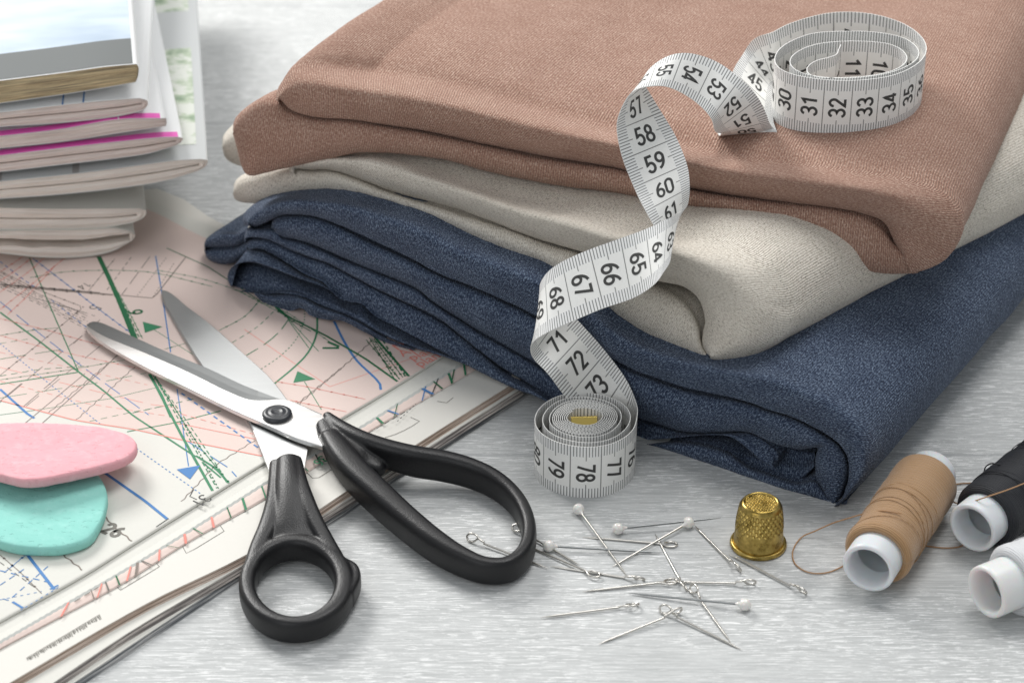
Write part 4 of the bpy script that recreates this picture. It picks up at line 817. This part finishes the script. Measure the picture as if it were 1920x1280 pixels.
chalk('teal', [(201, 925), (199, 945), (190, 975), (168, 1006), (117, 1024), (59, 1025), (0, 1015), (-60, 985), (-95, 930), (-70, 880), (0, 856), (90, 858), (150, 868), (186, 888)], ZM+.015, ZM+.40, (0, 0), (.27, .62, .55), 'rounded mint green tailor chalk half hidden under the pink one', None, (.38, .72, .66))
chalk('pink', [(256, 824), (255, 838), (236, 858), (187, 877), (117, 897), (59, 908), (0, 898), (-70, 870), (-90, 830), (-50, 797), (0, 785), (98, 784), (176, 789), (219, 798), (247, 812)], ZM+.62, ZM+1.0, (-.015, -.10), (.78, .38, .42), 'pink teardrop shaped tailor chalk with a shallow dent lying on the green one', (pd[0], pd[1], 1.3, .95), (.86, .58, .60))
# ------------------------------------------------------------------ pins
nick = mat('nickel_wire', (.62, .60, .56), .28, 1.0); dkw = mat('steel_wire', (.30, .31, .31), .35, 1.0)
pearl = mat('pearl', (.80, .78, .74), .16, **{'Coat_Weight': .6, 'Sheen_Weight': .1, 'Subsurface_Weight': .15, 'Subsurface_Scale': .001})
def pearl_pin(h, tp_, label, zt=.03, m=None):
    H_ = PZ(np.array(h, float), .19); T_ = PZ(np.array(tp_, float), zt); root = thing('pearl_pin', label, 'pin', (H_[0], H_[1], 0), 'pearl headed pins')
    mb = MB(); d = T_-H_; L_ = np.linalg.norm(d); d /= L_; k = [0, .15, .5, L_-.5, L_-.2, L_]; tube(mb, [H_+d*x for x in k], [.042, .042, .038, .034, .022, .005], 8); mb.build('shaft', m or nick, root)
    mb = MB(); pr = [(-.19*math.cos(a), max(.002, .19*math.sin(a))) for a in np.linspace(0, math.pi, 18)]; pr = [p for p in pr if p[0] < .15]+[(.17, .08), (.26, .045), (.30, .036)]; lathe(mb, H_, d, pr, 24); mb.build('head', pearl, root)
for a in [((1085, 954), (1175.6, 1079), 'pearl headed pin nearest the tape roll, pointing down right'), ((1159, 990.5), (1352, 970), 'pearl headed pin whose dark tip points right, away from the other pins', .30, dkw),
          ((1291, 979), (1147.5, 1062), 'pearl headed pin slanting down left, its head beside the thimble side'), ((1028.6, 1023), (1245, 1036), 'pearl headed pin with its head next to the scissor loop', .04, dkw),
          ((1397, 1133), (1177.5, 1111), 'lowest pearl headed pin, its head at the bottom right of the pins', .04, dkw)]: pearl_pin(a[0], a[1], a[2], *(a[3:]))
def loop_pin(lp, tp_, label, z=(.05, .03), r=.034, flat=1.0, ln=None):
    Lp = PZ(np.array(lp, float), z[0]); Tq = PZ(np.array(tp_, float), z[1]); d = Tq-Lp; L_ = np.linalg.norm(d); d /= L_; s_ = np.array([-d[1], d[0], 0]); s_ /= np.linalg.norm(s_); up = np.cross(d, s_)
    root = thing('loop_pin', label, 'pin', (Lp[0], Lp[1], 0), 'bent wire pins with eyelets')
    mb = MB(); pts = [Tq, Tq-d*.3, Tq-d*(L_/2), Lp+d*.52]; tube(mb, crv(pts, 24), np.interp(np.linspace(0, 1, 24), [0, .08, .16, 1], [.004, .02, r, r]), 8); mb.build('shaft', nick, root)
    side = s_*flat+up*math.sqrt(max(0, 1-flat*flat)); lift_ = np.array([0, 0, .13*math.sqrt(max(0, 1-flat*flat))])
    q_ = [Lp+d*.54, Lp+d*.38+side*.03, Lp+d*.18+side*.13, Lp-d*.02+side*.10, Lp-d*.09-side*.02, Lp+d*.0-side*.13, Lp+d*.16-side*.11, Lp+d*.30+up*.045-side*.01]
    mb = MB(); tube(mb, crv(np.array(q_)+lift_*.5, 40), r, 8); mb.build('eyelet', nick, root)
for a in [((880.5, 1008.5), (1029, 1065.5), 'eyelet pin seen through the large scissor loop, its eye inside the loop'), ((1263.7, 1020.5), (1091, 1006), 'nearly level eyelet pin just below the two upper pearl heads'),
          ((1119, 1078), (977, 1018), 'eyelet pin whose point is hidden by the scissor loop and eye lies left of centre'), ((966, 988), (1087.5, 1059.5), 'eyelet pin with its eye hidden behind the scissor loop, passing under a pearl'),
          ((1203, 1087), (1031, 1060.6), 'slightly bent eyelet pin lying below the pearl by the scissor loop'), ((1263.7, 1088.7), (1092, 1108.6), 'eyelet pin rising slightly to the right, its point at lower left'),
          ((1284, 1103.7), (1228, 999.5), 'steep eyelet pin in the centre of the heap pointing up'), ((1411.8, 1093.6), (1230, 1089.5), 'level eyelet pin whose eye ends right of the heap below the thimble'),
          ((1298, 1102.6), (1370.6, 1204), 'steep eyelet pin pointing down right over the lowest pearl pin'), ((1385.6, 1068), (1302, 984.5), 'eyelet pin running from a pearl head down to its eye beside the thimble'),
          ((1507.5, 1110.5), (1365, 1037), 'rightmost eyelet pin, lying between the thimble and the brown spool'), ((1192.5, 1133.7), (1013, 1157), 'lowest left eyelet pin lying alone below the heap'),
          ((1242, 1142), (1392, 1218), 'eyelet pin with its point at the very bottom right'), ]: 
    i_ = len(a[2]); loop_pin(a[0], a[1], a[2], z=(.05+.03*(i_ % 3), .03+.02*(i_ % 2)), flat=[1, .9, .6, .45][i_ % 4])
loop_pin((1274, 1146), (1121, 1207), 'eyelet pin crossing the bottom one, pointing down left', z=(.12, .03), flat=.3)
# ------------------------------------------------------------------ thimble
mth = mat('gold_brass', (.60, .44, .11), .24, 1.0); t = NT(mth); o = t.obj(); n = t.noise(o, 300, 4, .6); t.col(t.mix(t.ramp(n, [(.35, (0,)*3), (.65, (1,)*3)]), (.26, .18, .045), (.60, .44, .14)))
t.set('Roughness', t.math('ADD', .2, t.math('MULTIPLY', n, .18)))
c = PZ(np.array([1421.5, 1021.]), 0.0); th_root = thing('thimble', 'small dimpled brass thimble standing on the wood', 'thimble', c)
prof = crv([(.10, .80), (.30, .77), (.60, .75), (.95, .735), (1.30, .69), (1.50, .655), (1.60, .60), (1.64, .53), (1.60, .48)], 70); 
mb = MB(); na = 220; a = np.linspace(0, 2*np.pi, na, endpoint=False); G = []; dims = []
for row in range(6):
    z_ = .80+row*.125
    for k in range(26): dims.append((2*np.pi*(k+.5*(row % 2))/26, z_))
dims = np.array(dims)
for z_, r_ in prof:
    rr = np.full(na, r_)
    if .7 < z_ < 1.52:
        for j_ in range(na):
            da = np.abs((a[j_]-dims[:, 0]+np.pi) % (2*np.pi)-np.pi)*r_; dd = np.sqrt(da**2+(z_-dims[:, 1])**2); m_ = dd.min()
            if m_ < .062: rr[j_] -= .05*(1-(m_/.062)**2)
            elif m_ < .085: rr[j_] += .012
    elif .12 < z_ <= .7: rr = rr+.004*np.sin(a*97)+.003*np.sin(a*61+1)
    G.append(np.stack([c[0]+rr*np.cos(a), c[1]+rr*np.sin(a), np.full(na, z_)], 1))
mb.grid(np.array(G), 0, closed_v=True); mb.build('cup', mth, th_root)
mb = MB(); nr = 44; tops = [(x*.105+(.0525 if y % 2 else 0), y*.091) for x in range(-6, 7) for y in range(-6, 7)]; tops = np.array([q_ for q_ in tops if math.hypot(*q_) < .47])
G = []
for r_ in np.linspace(.54, .001, nr):
    zz = []
    for j_ in range(na):
        x, y = r_*math.cos(a[j_]), r_*math.sin(a[j_]); m_ = np.hypot(tops[:, 0]-x, tops[:, 1]-y).min(); zz.append(1.60-.012+(.06*(1-(m_/.047)**2) if m_ < .047 else 0)+(0.03 if r_ > .52 else 0))
    G.append(np.stack([c[0]+r_*np.cos(a), c[1]+r_*np.sin(a), np.array(zz)], 1))
mb.grid(np.array(G), 0, closed_v=True); mb.build('dimpled_top', mth, th_root)
mb = MB(); lathe(mb, (c[0], c[1], 0), (0, 0, 1), [(.10, .79), (.02, .81), (.0, .84), (.02, .875), (.07, .895), (.13, .885), (.165, .85), (.17, .80), (.15, .78)], 80); mb.build('rolled_rim', mth, th_root)
# ------------------------------------------------------------------ thread spools
def threadmat(name, col, hi, rough=.55):
    m = mat(name, col, rough, **{'Sheen_Weight': .3 if col[0] > .1 else 0.0}); t = NT(m); uv = t.uv(); sp = t.n('ShaderNodeSeparateXYZ', {0: uv}); u, v = sp.outputs[0], sp.outputs[1]
    w1 = t.math('SINE', t.math('ADD', t.math('MULTIPLY', v, 95.0), t.math('MULTIPLY', u, 6.283*3))); w2 = t.math('SINE', t.math('ADD', t.math('MULTIPLY', v, 48.0), t.math('MULTIPLY', u, -6.283*5)))
    n = t.noise(t.mapping(uv, (2, 6, 1)), 2.0, 3); n2 = t.noise(t.mapping(uv, (2.5, 26, 1)), 1.5, 4, .65)
    h = t.math('ADD', t.math('MULTIPLY', w1, .5), t.math('MULTIPLY', w2, .2)); 
    f = t.math('ADD', t.math('MULTIPLY', t.math('ADD', h, .7), .35), t.math('MULTIPLY', n2, .6))
    t.col(t.mix(t.math('MINIMUM', f, 1.0), col, hi)); t.bump(t.math('ADD', h, n2), .6, .0003); return m
plw = mat('spool_plastic', (.74, .77, .79), .35, **{'Subsurface_Weight': .25, 'Subsurface_Scale': .003, 'Specular_IOR_Level': .45})
def spool(front, back, zr, r, Lt, tube_f, tube_b, label, mthr, strands, seedx, mpl_=plw, rt=.82):
    A_ = PZ(np.array(front, float), zr); B_ = PZ(np.array(back, float), zr); ax = B_-A_; ax[2] = 0; ax /= np.linalg.norm(ax)
    root = thing('thread_spool', label, 'thread spool', (A_[0], A_[1], 0), 'spools of thread')
    mb = MB(); tot = tube_f+Lt+tube_b
    lathe(mb, A_, ax, [(.8, rt*.74), (.3, rt*.76), (.05, rt*.80), (0, rt*.86), (-.01, rt*.93), (.03, rt*.99), (.12, rt), (tot-.1, rt*.97), (tot, rt*.92), (tot, rt*.78), (tot-1, rt*.75)], 64); mb.build('tube', mpl_, root)
    mb = MB(); n = 60; zz = np.linspace(0, 1, n); prof = []
    for q_ in zz:
        e = min(q_, 1-q_)*Lt; rr = rt+(r-rt)*min(1, (e/.16))**.55 if e < .16 else r; rr += .02*math.sin(q_*7+seedx)+.012*math.sin(q_*23)
        prof.append((tube_f+q_*Lt, min(rr, r+.02)))
    prof = [(tube_f+.03, rt)]+[(tube_f-.0, rt+.08), (tube_f-.02, r*.5+rt*.5)]+prof[2:-1]+[(tube_f+Lt, rt)]
    lathe(mb, A_, ax, prof, 72); mb.build('thread_winding', mthr, root)
    ref = np.array([0, 0, 1.]); N_ = np.cross(ax, ref); N_ /= np.linalg.norm(N_)
    mb = MB(); rs = random.Random(seedx)
    for k in range(strands):
        h0 = rs.uniform(.1, .9)*Lt; dh = rs.choice([-1, 1])*rs.uniform(.15, .9); a0 = rs.uniform(0, 6.28); pts = []
        for q_ in np.linspace(0, 1, 46):
            h = h0+dh*math.sin(q_*6.28)*.5; h = min(max(h, .12), Lt-.12); an = a0+q_*6.28; pts.append(A_+ax*(tube_f+h)+(r+.012)*(math.cos(an)*N_+math.sin(an)*ref))
        tube(mb, pts, .011, 6)
    mb.build('crossing_strands', mthr, root); return root, A_, ax
TB = threadmat('tan_thread', (.23, .115, .045), (.60, .36, .17)); TK = threadmat('black_thread', (.004, .005, .008), (.022, .024, .030)); TWh = threadmat('white_thread', (.66, .67, .69), (.84, .85, .86))
rb, Ab, axb = spool((1627, 1066), (1760, 866), 1.05, 1.07, 4.55, .75, .6, 'spool of tan brown thread on a white plastic tube', TB, 9, 3)
rk, Ak, axk = spool((1822, 990), (1930, 900), 1.05, 1.10, 4.2, .75, .6, 'spool of black thread on a white tube, cut off by the photo edge', TK, 8, 5)
rw, Aw, axw = spool((1848, 1110), (1990, 1052), 1.05, 1.10, 3.6, .95, .6, 'spool of white thread on a translucent tube at the lower right', TWh, 5, 8, mat('milky_plastic', (.78, .79, .78), .32, **{'Subsurface_Weight': .4, 'Subsurface_Scale': .004}))
def sp_px(l): return [(x/3.097+1300, y/3.097+820) for x, y in l]
def loose(pts, zs, m, root, name='loose_thread', r=.022):
    P = crv(np.array([PZ(np.array(p, float), z) for p, z in zip(sp_px(pts), zs)]), 90); mb = MB(); tube(mb, P, r, 6); return mb.build(name, m, root)
thr = mat('tan_strand', (.42, .24, .12), .6); thk = mat('black_strand', (.012, .012, .014), .6)
loose([(1210, 440), (1100, 425), (1000, 440), (900, 468), (800, 500), (700, 545), (640, 570), (600, 610), (576, 670), (590, 730), (640, 770), (700, 787), (780, 782), (850, 755), (905, 722)], [2.12, 2.1, 1.6, 1.0, .5, .2, .08, .05, .04, .04, .04, .04, .04, .05, .05], thr, rb)
loose([(1300, 620), (1380, 632), (1460, 640), (1530, 636), (1585, 618)], [.05, .04, .04, .04, .05], thr, rb); loose([(1480, 285), (1530, 270), (1600, 264), (1680, 270)], [.1, .05, .04, .04], thr, rb)
loose([(1490, 345), (1510, 372), (1550, 384), (1600, 378), (1700, 345), (1820, 305), (1930, 262)], [.6, .7, 1.0, 1.6, 2.1, 2.16, 2.2], thr, rb)
loose([(1695, 235), (1690, 200), (1702, 165), (1735, 150), (1775, 158), (1810, 178)], [.9, 1.4, 1.9, 2.1, 2.1, 1.8], thk, rk)
